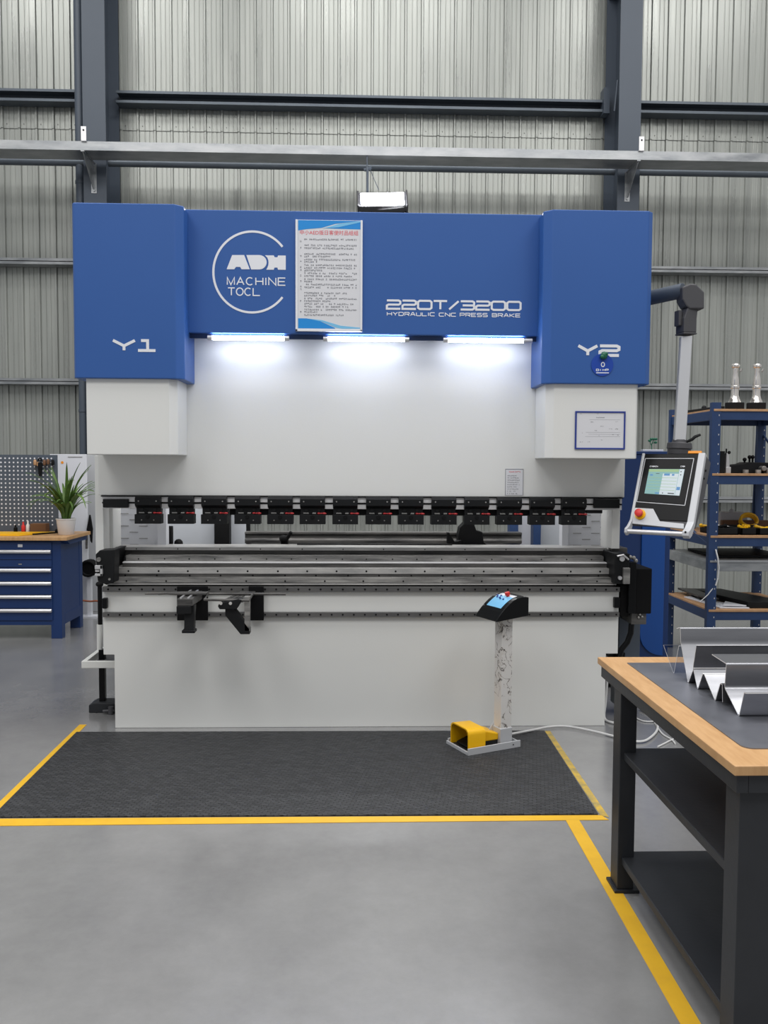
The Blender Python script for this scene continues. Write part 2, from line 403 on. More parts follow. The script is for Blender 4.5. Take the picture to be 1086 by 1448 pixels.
# floodlight hanging from the tray
fx = xx(541, 9.35, 280)
fld = empty('floodlight', (fx, 9.4, 4.38), 0, 'lit white floodlight hanging from the cable tray above blue beam', 'floodlight')
T = Matrix.Translation((fx, 9.4, 4.47)) @ Matrix.Rotation(R(-2), 4, 'Y') @ Matrix.Rotation(R(-28), 4, 'X')
b = MB(T)
b.prism([(-.265, -.1), (.265, -.1), (.265, .1), (-.265, .1)], 'y', -.03, .05)
b.prism([(-.24, -.085), (.24, -.085), (.24, .085), (-.24, .085)], 'y', .05, .11)
for x in (-.2, -.1, 0, .1, .2): b.box(x-.006, x+.006, .03, .13, -.09, .11)
b.build('housing', 'dkgrey', fld, .006)
b = MB(T); b.box(-.235, .235, -.036, -.028, -.082, .085); b.build('lens', 'flood', fld)
b = MB(T); b.box(-.275, -.255, -.05, .06, -.105, .11); b.build('end_cap', 'dkgrey', fld, .004)
b = MB(T); b.box(.255, .275, -.05, .06, -.105, .11); b.build('end_cap', 'dkgrey', fld, .004)
b = MB(); hx = xx(519, 9.5, 240)
b.cyl((hx, 9.52, 4.995), (hx, 9.45, 4.56), .008); b.cyl((hx-.03, 9.52, 4.84), (hx+.05, 9.5, 4.86), .018); b.cyl((hx+.012, 9.5, 4.86), (hx+.012, 9.45, 4.57), .006)
b.tube([(hx+.03, 9.5, 4.85), (hx+.08, 9.47, 4.72), (hx+.13, 9.44, 4.6)], .004)
b.build('hanging_rod', 'column', fld)
b = MB(); b.tube([(fx+.2, 9.42, 4.42), (fx+.27, 9.42, 4.36), (fx+.33, 9.42, 4.28), (fx+.36, 9.45, 4.1)], .014, 8); b.build('power_lead', 'blackpl', fld); b = MB(); b.tube([(fx-.11, 9.42, 4.42), (fx-.12, 9.42, 4.3), (fx-.12, 9.45, 4.1)], .006, 8)
b.build('power_lead', 'blackpl', fld)

# ================================================================== PRESS BRAKE
YR = 5.12
pb = empty('press_brake', (.04, 5.5, 0), 0, 'large blue and white hydraulic press brake lettered 220T/3200', 'press brake')
# --- bed (lower beam)
b = MB()
b.prism([(-1.455,0),(1.542,0),(1.542,.45),(1.615,.45),(1.615,.862),(-1.52,.862),(-1.52,.45),(-1.455,.45)], 'y', YR, YR+.16)
b.build('bed_front', 'white', pb, .003)
bx('bed_core', 'steeldk', -1.44, 1.53, YR+.16, YR+.42, .0, 1.0, pb)
# --- stacked steel table on the bed
XL, XR_ = -1.50, 1.60
def layer(name, m, v0, v1, Y, xl=XL, xr=XR_, back=YR+.4, dots=None, vm=None, bevel=.002):
    e = MB(); za, zb = zz(v1, Y), zz(v0, Y)
    e.box(xl, xr, Y, back, za, zb)
    if dots:
        n, r, zf = dots
        for i in range(n):
            x = xl+(i+.5)*(xr-xl)/n+random.uniform(-.004, .004)
            e.disc((x, Y, za+(zb-za)*zf), (0,-1,0), r, .0012, 10, 1)
    return e.build(name, [m, 'blackm'], pb, bevel)
layer('rear_rail', 'steel', 774, 778.5, YR+.22, back=YR+.42, dots=(12, .004, .4))
layer('recess_web', 'steeldk', 778, 786.5, YR+.25)
layer('die_block', 'steelmd', 786, 795.5, YR+.15, xl=-1.42, xr=1.56, dots=(19, .0045, .5))
layer('die_ledge', 'steeldk', 796, 804, YR+.11, xl=-1.43, xr=1.57)
layer('die_lip', 'bright', 795, 796.8, YR+.108, xl=-1.43, xr=1.57)
layer('clamp_bar', 'steel', 803.5, 811.5, YR+.06, xl=-1.47, dots=(17, .006, .45))
layer('clamp_strip', 'steeldk', 811.5, 816.5, YR+.065, dots=(16, .0055, .5))
layer('wear_bar', 'steelmd', 817, 824.5, YR+.01, dots=(13, .0055, .35))
layer('wear_groove', 'blackm', 824, 830.5, YR+.03)
layer('wear_lip', 'steel', 825.5, 827.3, YR+.005)
e = MB()
for Y0, v0, v1 in ((YR-.025, 830, 837),):
    za, zb = zz(v1, Y0), zz(v0, Y0); e.box(-1.515, 1.612, Y0, YR+.02, za, zb)
    for i in range(47): e.disc((-1.48+i*.0668, Y0, (za+zb)/2), (0,-1,0), .0062, .0012, 10, 1)
e.build('guide_rail', ['railst', 'blackm'], pb, .0025)
e = MB(); Y0 = YR-.025; za, zb = zz(872.5, Y0), zz(866, Y0); e.box(-1.515, 1.612, Y0, YR+.02, za, zb)
for i in range(47): e.disc((-1.48+i*.0668, Y0, (za+zb)/2), (0,-1,0), .0058, .0012, 10, 1)
e.build('guide_rail', ['railst', 'blackm'], pb, .0025)
pbox('bumper', 'blackpl', 144, 846, 151, 861, YR-.03, YR+.01, pb, .006)
pbox('bumper', 'blackpl', 869, 845, 877, 860, YR-.03, YR+.01, pb, .006)
# --- side frames
for x0, x1 in ((-1.575, -1.51), (1.605, 1.665)):
    e = MB(); e.prism([(YR+.2, .46), (6.4, .46), (6.4, 2.98), (YR+.2, 2.98)], 'x', x0, x1)
    e.build('side_frame', 'white', pb, .004)
# left frame front strip seen beside the ram and the throat
pbox('frame_edge', 'white', 133.5, 644, 147, 800, YR+.07, YR+.2, pb, .003)
pbox('frame_edge', 'white', 866, 705, 876, 776, YR+.09, YR+.2, pb, .003)
# --- ram
bx('ram', 'white', -1.54, 1.636, YR, YR+.14, 1.413, 2.36, pb, .004)
# --- blue upper beam cover
beam = MB(); beam.prism([(-.994, 2.354), (1.078, 2.354), (1.078, 3.05), (-.994, 3.05)], 'y', 4.95, 5.5)
beam = beam.build('beam_cover', 'blue', pb, .005)
bx('light_rail', 'navydk', -.985, 1.07, 4.985, 5.0, 2.329, 2.37, pb, .002)
for u0, u1, v in ((296, 408, 476.3), (458, 576, 478.0), (626, 742, 479.6)):
    Yl = 4.962; x0, x1 = xx(u0, Yl), xx(u1, Yl); zc = 2.329
    e = MB(); e.tube([(x0+.02, Yl, zc), (x1-.02, Yl, zc)], .0125, 12); lt = e.build('work_light', 'led', pb)
    for xa, xb in ((x0-.004, x0+.022), (x1-.022, x1+(.03 if u0 == 626 else .004))):
        e = MB(); e.tube([(xa, Yl, zc), (xb, Yl, zc)], .0145, 12); e.build('end_cap', 'alu', lt)
# --- cylinder covers
cl = MB(); cl.prism([(-1.556, 4.80), (-1.006, 4.80), (-.962, 4.84), (-.962, 5.6), (-1.568, 5.6), (-1.568, 4.815)], 'z', 2.076, 3.034)
cl = cl.build('cylinder_cover', 'blue', pb, .005)
cr_ = MB(); cr_.prism([(1.640, 4.80), (1.098, 4.80), (1.052, 4.84), (1.052, 5.6), (1.672, 5.6), (1.672, 4.83)], 'z', 2.068, 3.036)
cr_ = cr_.build('cylinder_cover', 'blue', pb, .005)
# white lower housings under the covers
e = MB(); e.prism([(-1.510, 4.825), (-1.05, 4.825), (-1.008, 4.86), (-1.008, 5.12), (-1.51, 5.12)], 'z', 1.652, 2.08)
e.build('lower_housing', 'white', pb, .005)
e = MB(); e.prism([(1.598, 4.825), (1.125, 4.825), (1.082, 4.86), (1.082, 5.12), (1.61, 5.12), (1.61, 4.84)], 'z', 1.645, 2.072)
e.build('lower_housing', 'white', pb, .005)
# --- lettering and logo
YC = 4.80
def lab(parent, name, s, u0, u1, v0, v1, Y, w, **k):
    e = MB(); um = (u0+u1)/2
    x0 = xx(u0, Y, v1); x1 = xx(u1, Y, v1); text(e, s, x0, x1, zz(v1, Y, um), zz(v0, Y, um), Y, w, **k)
    return e.build(name, 'lettering', parent)
lab(cl, 'cover_lettering', 'Y1', 160, 220, 479.5, 497.5, YC, .0155, gap=.14)
lab(cr_, 'cover_lettering', 'Y2', 817.5, 875, 487, 504.5, YC, .0165, gap=.14)
YBM = 4.95
lab(beam, 'model_lettering', '220T/3200', 547, 736, 424.5, 439, YBM, .0115, gap=.16)
for s_, u0, u1 in (('HYDRAULIC', 547.5, 614.5), ('CNC', 621, 644.5), ('PRESS', 650.5, 689), ('BRAKE', 696, 735.5)): lab(beam, 'model_lettering', s_, u0, u1, 441.3+(u0-547)*.012, 447+(u0-547)*.012, YBM, .0045, gap=.3)
lab(beam, 'logo_lettering', 'MaoHINE'.replace('o', 'c'), 321.5, 403.5, 392, 403.8, YBM, .0062, gap=.34)
lab(beam, 'logo_lettering', 'Toc'+'L', 322.5, 367.5, 406.6, 418.5, YBM, .0062, gap=.24)
def lp(a, c): return at(290+a/8.354, 315+c/8.354, YBM)
e = MB()
e.prism([lp(*p) for p in ((255,550),(320,382),(462,382),(528,550),(430,550),(415,522),(365,522),(345,550))], 'y', YBM, YBM-.0015)
e.prism([lp(*p) for p in [(488,382),(640,382)]+[(640+88*math.sin(R(t)), 467-85*math.cos(R(t))) for t in range(15, 180, 15)]+[(640,552),(545,552)]], 'y', YBM, YBM-.0015)
e.prism([lp(*p) for p in [(708,385),(812,386),(822,408),(855,408),(862,387),(953,388),(953,556),(862,555),(855,530),(820,530),(812,555),(722,555)]+[(722-18+46*math.cos(R(t)), 472-82*math.sin(R(t))) for t in (-45,-20,0,20,45)]], 'y', YBM, YBM-.0015)
e.build('logo_lettering', 'lettering', beam)
e = MB(); pts = []
for i in range(61):
    t = R(38.5+(321.5-38.5)*i/60); pts.append((556+458*math.cos(t), 582-478*math.sin(t)))
ribbon(e, [lp(*p) for p in pts], .0125, YBM, .0015); e.build('logo_ring', 'lettering', beam)

# --- upper tool clamping: rail, end blocks, fourteen clamps with red levers
YT = YR-.004
za, zb = zz(720, YT), 1.41
e = MB(); e.box(-1.515, 1.62, YT, YT+.06, za, zb); e.box(-1.515, 1.62, YT-.004, YT, (za+zb)/2-.008, (za+zb)/2+.002, 1); e.box(-1.52, 1.625, YT-.012, YT+.06, zb-.004, zb+.003, 1)  # top black strip stands in for the thin shadow line under the ram
e.build('tool_rail', ['bright', 'blackm'], pb, .002)
bx('tool_holder_bar', 'blackm', -.76, 1.40, YT+.02, YT+.05, zz(729, YT), zz(718.5, YT), pb)
pbox('clamp_tail', 'black', 829, 719, 852, 726, YT+.01, YT+.04, pb)
pbox('end_block', 'black', 145, 705.5, 181, 718, YT-.03, YT, pb, .004)
pbox('end_block', 'black', 840.5, 705.5, 876.5, 718.8, YT-.03, YT, pb, .004)
def clamp_mesh():
    e = MB(); w = .074; z = lambda v: zz(v, YT-.03)
    e.prism([(YT, z(702.5)), (YT-.03, z(702.5)), (YT-.05, z(706)), (YT-.05, z(715)), (YT-.025, z(719)), (YT, z(719))], 'x', -w, w)
    e.box(-w+.002, w-.002, YT-.02, YT+.03, z(728.5), z(718))
    e.box(-w-.003, w+.003, YT-.045, YT+.03, z(741.3), z(728))
    for sx in (-1, 1):
        e.disc((sx*.052, YT-.05, z(709.5)), (0,-1,0), .0045, .002, 8, 1); e.disc((sx*.038, YT-.018, z(721.5)), (0,-1,0), .011, .008, 10, 0)
        e.disc((sx*.036, YT-.045, z(736)), (0,-1,0), .004, .002, 8, 1)
    e.disc((0, YT-.045, z(731)), (0,-1,0), .012, .006, 12, 2); e.box(-.055, .02, YT-.03, YT-.018, z(727), z(725), 1); e.disc((-.012, YT-.02, z(725)), (0,-1,0), .012, .012, 10, 2)
    return e
clamp0 = clamp_mesh().build('punch_clamp', ['black', 'steelmd', 'blackm'], pb, .003, local=True)
lv = MB(); zl = zz(726.2, YT-.03)
lv.tube([(.03, YT-.026, zl), (.05, YT-.03, zl), (.078, YT-.036, zl)], [.004,.004,.004], 8); lv.ball((.038, YT-.03, zl), .008, sc=(1.3,1,.8)); lv.ball((.07, YT-.036, zl), .008, sc=(1.7,1,.8))
lv0 = lv.build('clamp_lever', 'lever_red', clamp0, local=True)
cs = [209.5, 256, 303, 350, 396.3, 442, 488.3, 535, 581, 627.5, 674, 720, 766.5, 811.3]
for i, u in enumerate(cs):
    o = clamp0 if i == 0 else clamp0.copy()
    if i:
        COL.objects.link(o); l = lv0.copy(); COL.objects.link(l); l.parent = o
    o.location = (xx(u, YT-.03, 720)-.04, -5.5, 0)

# --- inside the throat: guards, posts, back gauge
def guard(name, m, u0, u1, Y, v0=690, v1=790, slots=False, t=.01, dark=None):
    a = xx(u0, Y, 745); c = xx(u1, Y, 745); z0, z1 = .75, 1.6
    e = MB(); e.box(a, c, Y, Y+t, z0, z1)
    if slots:
        r = 0; z = 1.0
        while z < 1.5:
            x = a+.03+(.06 if r % 2 else 0)
            while x < c-.06:
                e.box(x, x+.055, Y-.002, Y, z, z+.006, 1); x += .12
            z += .04; r += 1
    return e.build(name, [m, 'slot'], pb, .002)
guard('slotted_guard', 'whiteboard', 150, 222, 5.5, slots=True)
guard('guard_post', 'whiteboard', 222, 235, 5.48, t=.08)
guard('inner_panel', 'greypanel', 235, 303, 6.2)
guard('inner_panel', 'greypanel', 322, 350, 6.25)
guard('frame_post', 'blackm', 303, 324, 6.1, t=.1)
guard('frame_post', 'blackm', 348, 353.5, 5.9, t=.03)
guard('frame_post', 'navydk', 721, 733, 6.1, t=.1)
guard('frame_post', 'navydk', 754.5, 765, 6.1, t=.1)
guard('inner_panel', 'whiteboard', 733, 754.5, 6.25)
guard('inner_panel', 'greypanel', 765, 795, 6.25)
guard('guard_post', 'whiteboard', 795, 804, 5.48, t=.08)
guard('slotted_guard', 'whiteboard', 804, 864, 5.5, slots=True)
Yg = 5.75
a = at(346, 752, Yg); c = at(738, 768, Yg)
e = MB(); zt, zb_ = zz(752.5, Yg), zz(768, Yg)
e.prism([(Yg+.1, zb_-.02), (Yg, zb_), (Yg, zb_+.02), (Yg+.01, zb_+.03), (Yg+.01, zt-.02), (Yg, zt-.015), (Yg, zt), (Yg+.1, zt)], 'x', a[0], c[0]); e.build('back_gauge_beam', 'steeldk', pb, .002)
def gauge(u, big):
    x = xx(u, 5.62, 760); z0 = zz(773, 5.62); e = MB()
    if big:
        e.prism([(x-.02, z0), (x+.2, z0), (x+.15, z0+.03), (x+.14, z0+.1), (x+.1, z0+.11), (x+.085, z0+.15), (x+.02, z0+.16), (x-.01, z0+.13), (x-.02, z0+.08)], 'y', 5.6, 5.72)
        e.prism([(x-.09, z0-.01), (x-.01, z0-.01), (x-.005, z0+.05), (x-.05, z0+.04), (x-.09, z0+.1)], 'y', 5.55, 5.62)
        e.box(x-.1, x-.085, 5.55, 5.6, z0, z0+.1)
    else:
        e.box(x-.06, x+.06, 5.55, 5.66, z0-.005, z0+.012); e.box(x-.02, x+.025, 5.58, 5.66, z0, z0+.07)
        e.tube([(x+.01, 5.6, z0+.04), (x+.05, 5.58, z0+.1)], .012, 8); e.ball((x-.005, 5.58, z0+.055), .025)
    e.build('back_gauge_finger', 'blackm', pb, .002)
gauge(652, True); gauge(402, False)
e = MB(); x = xx(296, 5.7); z0 = zz(772, 5.7); e.ball((xx(252, 5.7), 5.7, z0+.015), .03); e.box(xx(235, 5.7), xx(243, 5.7), 5.68, 5.74, z0-.02, z0+.13); e.build('gauge_motor', 'blackm', pb, .006)
e = MB(); z0 = zz(772.5, 5.5); e.tube([(xx(420, 5.5), 5.5, z0+.012), (xx(540, 5.5), 5.5, z0+.01), (xx(640, 5.5), 5.5, z0+.012)], .007, 8); e.build('gauge_spindle', 'blackm', pb)
# --- left end: table end bracket, support post, tray frame, foot
e = MB(); Yk = 5.0
def pp(u, v, Y=None): return at(u, v, Y or Yk)
e.prism([pp(135, 784), pp(141, 778), pp(162, 777), pp(161, 824), pp(150, 827), pp(138, 822), pp(136, 805)], 'y', Yk, YR-.01)
e.build('table_end_bracket', 'black', pb, .005)
e = MB(); e.prism([pp(160, 775, 5.2), pp(169, 775, 5.2), pp(165, 797, 5.2), pp(159, 812, 5.2)], 'y', 5.12, 5.36); e.build('end_plate', 'black', pb, .003)
e = MB(); a = pp(135.5, 814); c = pp(146, 799)
e.box(a[0], c[0], Yk-.02, Yk, a[1], a[1]+.014); e.box(a[0], c[0], Yk-.02, Yk, c[1]-.022, c[1]); e.box(c[0]-.014, c[0], Yk-.02, Yk, a[1], c[1]); e.box(a[0], c[0]-.02, Yk-.012, Yk, (a[1]+c[1])/2-.008, (a[1]+c[1])/2+.006)
e.build('clamp_jaw', 'alu', pb, .002)
e = MB(); q = pp(140, 791); e.disc((q[0], Yk, q[1]), (0,-1,0), .013, .01, 12); q = pp(155, 819); e.disc((q[0], Yk, q[1]), (0,-1,0), .007, .006, 10); e.build('bolt', 'steelmd', pb)
Yp = 5.5
px_, pz = at(141, 830, Yp)
e = MB(); e.cyl((px_, Yp, zz(883, Yp, 140)), (px_, Yp, zz(826, Yp, 140)), .014, n=14); e.ball((px_, Yp, zz(826, Yp, 140)), .026, sc=(1,1,.7)); e.build('support_rod', 'blackm', pb)
e = MB(); e.cyl((px_-.004, Yp, zz(918, Yp, 140)), (px_-.004, Yp, zz(883, Yp, 140)), .018, n=14); e.build('rod_sleeve', 'white', pb)
e = MB(); zb_ = .03; e.box(px_-.008, px_+.03, Yp-.02, Yp+.02, .05, zz(918, Yp, 140)); e.build('support_post', 'blackpl', pb, .004)
e = MB(); a = at(128, 1003, Yp-.02); c = at(164, 989, Yp-.02); e.prism([(a[0], 0.0), (c[0]+.03, 0.0), (c[0]+.03, .065), (a[0]+.03, .065), (a[0], .05)], 'y', Yp-.06, Yp+.06); e.build('post_foot', 'bench', pb, .006)
e = MB(); Yt = 5.3; zt = zz(940, Yt, 140)
xa, xb = xx(115, Yt, 940), xx(163, Yt, 940)
e.box(xa, xb, Yt, Yt+.02, zt-.022, zt+.022); e.prism([(xa, Yt+.0195), (xa+.03, Yt+.0195), (xx(147, 5.7, 920), 5.7), (xx(141, 5.7, 920), 5.7)], 'z', zt-.0221, zt+.0221)
e.box(xx(141, 5.7, 920), xb, 5.7, 5.72, zt-.022, zt+.022); e.build('hose_bracket', 'white', pb, .003)
e = MB(); e.prism([(xa+.06, Yt+.02), (xb, Yt+.02), (xb, 5.7), (xx(147, 5.7, 920), 5.7)], 'z', zt-.015, zt-.01); e.build('bracket_tray', 'dkgrey', pb)
e = MB(); q = fl(157, 1010); e.cyl((q[0], q[1], .0), (q[0], q[1], .05), .018, n=12); e.cyl((q[0]-.05, q[1], .02), (q[0]+.02, q[1], .025), .01, n=10); e.build('drain_valve', 'dkgrey', pb)
# --- right end: column of black fittings and the hydraulic box
pbox('table_end_bracket', 'steeldk', 866, 774.5, 887, 796, YR+.12, YR+.4, pb, .004)
pbox('end_plate', 'black', 870, 783, 890, 826, YR-.06, YR+.2, pb, .006)
e = MB(); Yk = YR-.06
for u, v, r in ((879, 790, .016), (876, 817, .012), (884, 817, .01)): q = at(u, v, Yk); e.disc((q[0], Yk, q[1]), (0,-1,0), r, .015, 12)
e.tube([(*at(872, 786, Yk)[:1], Yk-.012, at(872, 786, Yk)[1]), (at(880, 786, Yk)[0], Yk-.02, at(880, 784, Yk)[1]), (at(888, 791, Yk)[0], Yk-.01, at(888, 791, Yk)[1])], .006, 8)
e.build('hose_fitting', 'alu', pb)
pbox('clamp_jaw', 'steelmd', 882, 803, 891, 826, YR-.08, YR-.05, pb, .004)
pbox('lift_column', 'blackm', 877, 826, 891, 872, YR, YR+.3, pb, .01)
pbox('lift_bracket', 'blackpl', 890, 795, 899, 868, YR-.04, YR+.2, pb, .006)
pbox('hydraulic_box', 'blackm', 898, 804, 921, 868, YR-.02, YR+.3, pb, .006)
pbox('valve_block', 'steeldk', 893, 866, 914, 883, YR, YR+.25, pb, .004)
e = MB()
for u, v in ((896, 789), (891, 788), (899, 793), (895, 798)): q = at(u, v, YR); e.ball((q[0], YR, q[1]), .014)
for u, v in ((903, 873), (908, 872), (905, 869)): q = at(u, v, YR-.01); e.ball((q[0], YR-.01, q[1]), .008)
e.build('valve_fitting', 'steelmd', pb)
pbox('leg_plate', 'column', 875.5, 872, 903, 1000, YR+.2, YR+.35, pb, .004)
e = MB()
pts = [(893, 882), (892, 895), (887, 908), (879, 918), (875, 930), (874, 950)]
e.tube([(at(u, v, YR+.02)[0], YR+.02, at(u, v, YR+.02)[1]) for u, v in pts], .018, 10); e.build('hydraulic_hose', 'blackpl', pb)
e = MB(); a = at(858, 923, YR+.1); e.box(a[0], a[0]+.1, YR+.05, YR+.2, a[1]-.02, a[1]+.01); e.build('hose_clip', 'blackpl', pb)

# ------------------------------------------------------------------ papers on the machine
def marks(mb, x0, x1, z, h, Y, m, step=None, fill=.85):
    """one line of print: a run of tiny illegible strokes"""
    x = x0; st = step or h*.9
    while x < x1-st*.8:
        if random.random() < fill:
            for k in range(3):
                if random.random() < .5:
                    zz_ = z+h*random.random()*.85; mb.box(x, x+st*.75, Y-.0006, Y, zz_, zz_+h*.16, m)
                else:
                    xq = x+st*random.random()*.6; mb.box(xq, xq+st*.15, Y-.0006, Y, z+h*.05, z+h*.95, m)
        x += st
def poster():
    Y = 4.944; r = empty('safety_poster', (-.155, Y, 2.366), 0, 'framed blue and white printed notice with red heading on blue beam', 'poster')
    x0, x1 = xx(418, Y, 390), xx(512.5, Y, 390); z0, z1 = zz(469, Y, 465), zz(311.5, Y, 465)
    e = MB(); e.box(x0, x1, Y-.004, Y+.004, z0, z1); e.build('backing', 'paper', r, .001)
    e = MB(); t = .0115
    e.box(x0, x0+t, Y-.010, Y-.003, z0, z1); e.box(x1-t, x1, Y-.010, Y-.003, z0, z1); e.box(x0, x1, Y-.010, Y-.003, z0, z0+t)
    e.build('frame', 'lettering', r, .001)
    def P(a, c): return (x0+(a-130)/(858-130)*(x1-x0), z1-(c-90)/(1290-90)*(z1-z0))
    Yf = Y-.0042
    e = MB()
    e.prism([P(*p) for p in ((158,95),(835,95),(560,130),(410,175),(250,190),(158,205))], 'y', Yf, Yf-.0006); e.build('poster_band', 'cyan', r); e = MB()
    e.prism([P(*p) for p in ((835,110),(835,185),(600,182),(460,178),(600,150))], 'y', Yf, Yf-.0006); e.build('poster_band', 'cyan', r); e = MB()
    e.prism([P(*p) for p in ((158,1150),(250,1150),(400,1180),(560,1250),(560,1258),(158,1258))], 'y', Yf, Yf-.0006)
    e.build('poster_band', 'cyan', r)
    e = MB()
    e.prism([P(*p) for p in ((835,95),(840,108),(600,165),(430,180),(600,130))], 'y', Yf, Yf-.0012); e.build('poster_wave', 'cyan2', r); e = MB()
    e.prism([P(*p) for p in ((270,1152),(420,1168),(620,1225),(835,1245),(835,1256),(640,1258),(580,1250),(420,1185))], 'y', Yf, Yf-.0006)
    e.build('poster_wave', 'cyan2', r)
    cu = bpy.data.curves.new('poster_heading', 'FONT'); cu.body = '中小AED版日客使时品组组'; cu.size = 1; cu.extrude = .0
    to = bpy.data.objects.new('tmp', cu); COL.objects.link(to); bpy.context.view_layer.update()
    me = bpy.data.meshes.new_from_object(to.evaluated_get(bpy.context.evaluated_depsgraph_get()))
    bpy.data.objects.remove(to)
    q0 = P(178, 250); q1 = P(812, 200)
    if len(me.vertices):
        lo = [min(v.co[i] for v in me.vertices) for i in (0, 1)]; hi = [max(v.co[i] for v in me.vertices) for i in (0, 1)]
        for v in me.vertices:
            v.co = Vector((q0[0]+(v.co.x-lo[0])/(hi[0]-lo[0])*(q1[0]-q0[0]), Yf-.0007, q0[1]+(v.co.y-lo[1])/(hi[1]-lo[1])*(q1[1]-q0[1])))-Vector(r.location)
        me.materials.clear(); me.materials.append(M['redink'])
        o = bpy.data.objects.new('poster_heading', me); COL.objects.link(o); o.parent = r; W[o] = W[r].copy()
    e = MB()
    rows = [(298,805),(325,250),(362,805),(393,780),(455,800),(482,510),(515,780),(540,375),(575,802),(605,800),(632,435),(662,805),(692,745),(727,805),(752,325),(783,805),(815,802),(875,695),(903,580),(935,805),(962,510),(992,765),(1022,710),(1055,802),(1080,375),(1112,655)]
    for c, xe in rows:
        a = P(225, c+10); d = P(xe, c-10); marks(e, a[0], d[0], a[1], d[1]-a[1], Yf, 0)
    for c in (320, 388, 415, 478, 540, 597, 628, 688, 748, 806, 838, 960, 1018, 1080):
        a = P(180, c+10); d = P(205, c-10); marks(e, a[0], d[0], a[1], d[1]-a[1], Yf, 0)
    e.build('printed_text', 'ink', r)
poster()
def notice():
    Y = YR-.002; r = empty('small_notice', (xx(727, Y, 680), Y, 1.41), 0, 'small white printed notice stuck on the ram above the tool clamps', 'notice')
    x0, x1 = xx(714.3, Y, 680), xx(740, Y, 680); z0, z1 = 1.424, zz(663, Y, 727)
    e = MB(); e.box(x0, x1, Y-.001, Y+.002, z0, z1); e.build('sheet', 'paper', r)
    e = MB(); Yf = Y-.001; w = x1-x0
    e.box(x0, x1, Yf-.0006, Yf, z1-.004, z1, 0); e.box(x0, x0+.003, Yf-.0006, Yf, z0, z1, 0); e.box(x1-.003, x1, Yf-.0006, Yf, z0, z1, 0)
    marks(e, x0+w*.2, x1-w*.14, z1-.022, .008, Yf, 1)
    for k in range(9): marks(e, x0+w*.12, x1-w*random.uniform(.12, .4), z1-.045-k*.0135, .007, Yf, 0)
    e.build('printed_text', ['ink', 'redink'], r)
notice()
def document():
    Y = 4.822; x0, x1 = xx(813, Y, 608), xx(884, Y, 608); z0, z1 = zz(635.5, Y, 848), zz(581.5, Y, 848)
    r = empty('framed_document', ((x0+x1)/2, Y, z0), 0, 'blue framed paper sheet on white housing under the Y2 cover', 'document')
    e = MB(); e.box(x0+.004, x1-.004, Y-.001, Y+.003, z0+.004, z1-.004); e.build('sheet', 'paper', r)
    t = .009; e = MB()
    e.box(x0, x0+t, Y-.005, Y+.003, z0, z1); e.box(x1-t, x1, Y-.005, Y+.003, z0, z1); e.box(x0+t, x1-t, Y-.005, Y+.003, z0, z0+t); e.box(x0+t, x1-t, Y-.005, Y+.003, z1-t, z1)
    e.build('frame', 'frameb', r, .001)
    e = MB(); Yf = Y-.001; h = z1-z0; w = x1-x0
    marks(e, x0+w*.42, x0+w*.6, z1-h*.18, .006, Yf, 0); marks(e, x0+w*.42, x0+w*.48, z1-h*.08, .005, Yf, 0); marks(e, x0+w*.1, x0+w*.14, z1-h*.08, .005, Yf, 0)
    for q in (.22, .55, .6, .66): 
        xx0 = x0+w*random.uniform(.2, .3); e.box(xx0, x1-w*.1, Yf-.0004, Yf, z1-h*q-.0008, z1-h*q)
    for k in range(14):
        a, c = x0+w*random.uniform(.1, .85), z0+h*random.uniform(.15, .75); marks(e, a, a+w*.06, c, .005, Yf, 0, fill=.6)
    e.build('printed_text', 'ink', r)
document()
def sticker():
    Y = 4.7985; q = at(851.5, 516, Y); r = empty('round_sticker', (q[0], Y, q[1]-.06), 0, 'round dark blue sticker hanging below the Y2 lettering', 'sticker')
    e = MB(); e.disc((q[0], Y, q[1]), (0,-1,0), .063, .003, 40); e.build('disc', 'sticker', r)
    e = MB(); Yf = Y-.003
    c = at(852.5, 515.5, Yf); ribbon(e, [(c[0]+.009*math.cos(t*math.pi/8), c[1]+.012*math.sin(t*math.pi/8)) for t in range(17)], .005, Yf, .0008)
    for k, u in enumerate((844.5, 848.7, 853.5, 858)):
        c = at(u, 523, Yf); text(e, 'DIHP'[k], c[0]-.005, c[0]+.009, c[1]-.007, c[1]+.006, Yf, .0035, th=.0008)
    a = at(843, 527, Yf); d = at(861, 527, Yf); e.box(a[0], d[0], Yf-.0008, Yf, a[1]-.003, a[1]+.002)
    e.build('emblem', 'lettering', r)
    e = MB(); c = at(853.5, 503, Y); e.ball((c[0], Y-.012, c[1]), .022, sc=(.9,.6,1)); e.ball((c[0]-.012, Y-.014, c[1]-.008), .013); e.ball((c[0]+.01, Y-.014, c[1]+.008), .012); e.build('suction_cup', 'green', r)
sticker()

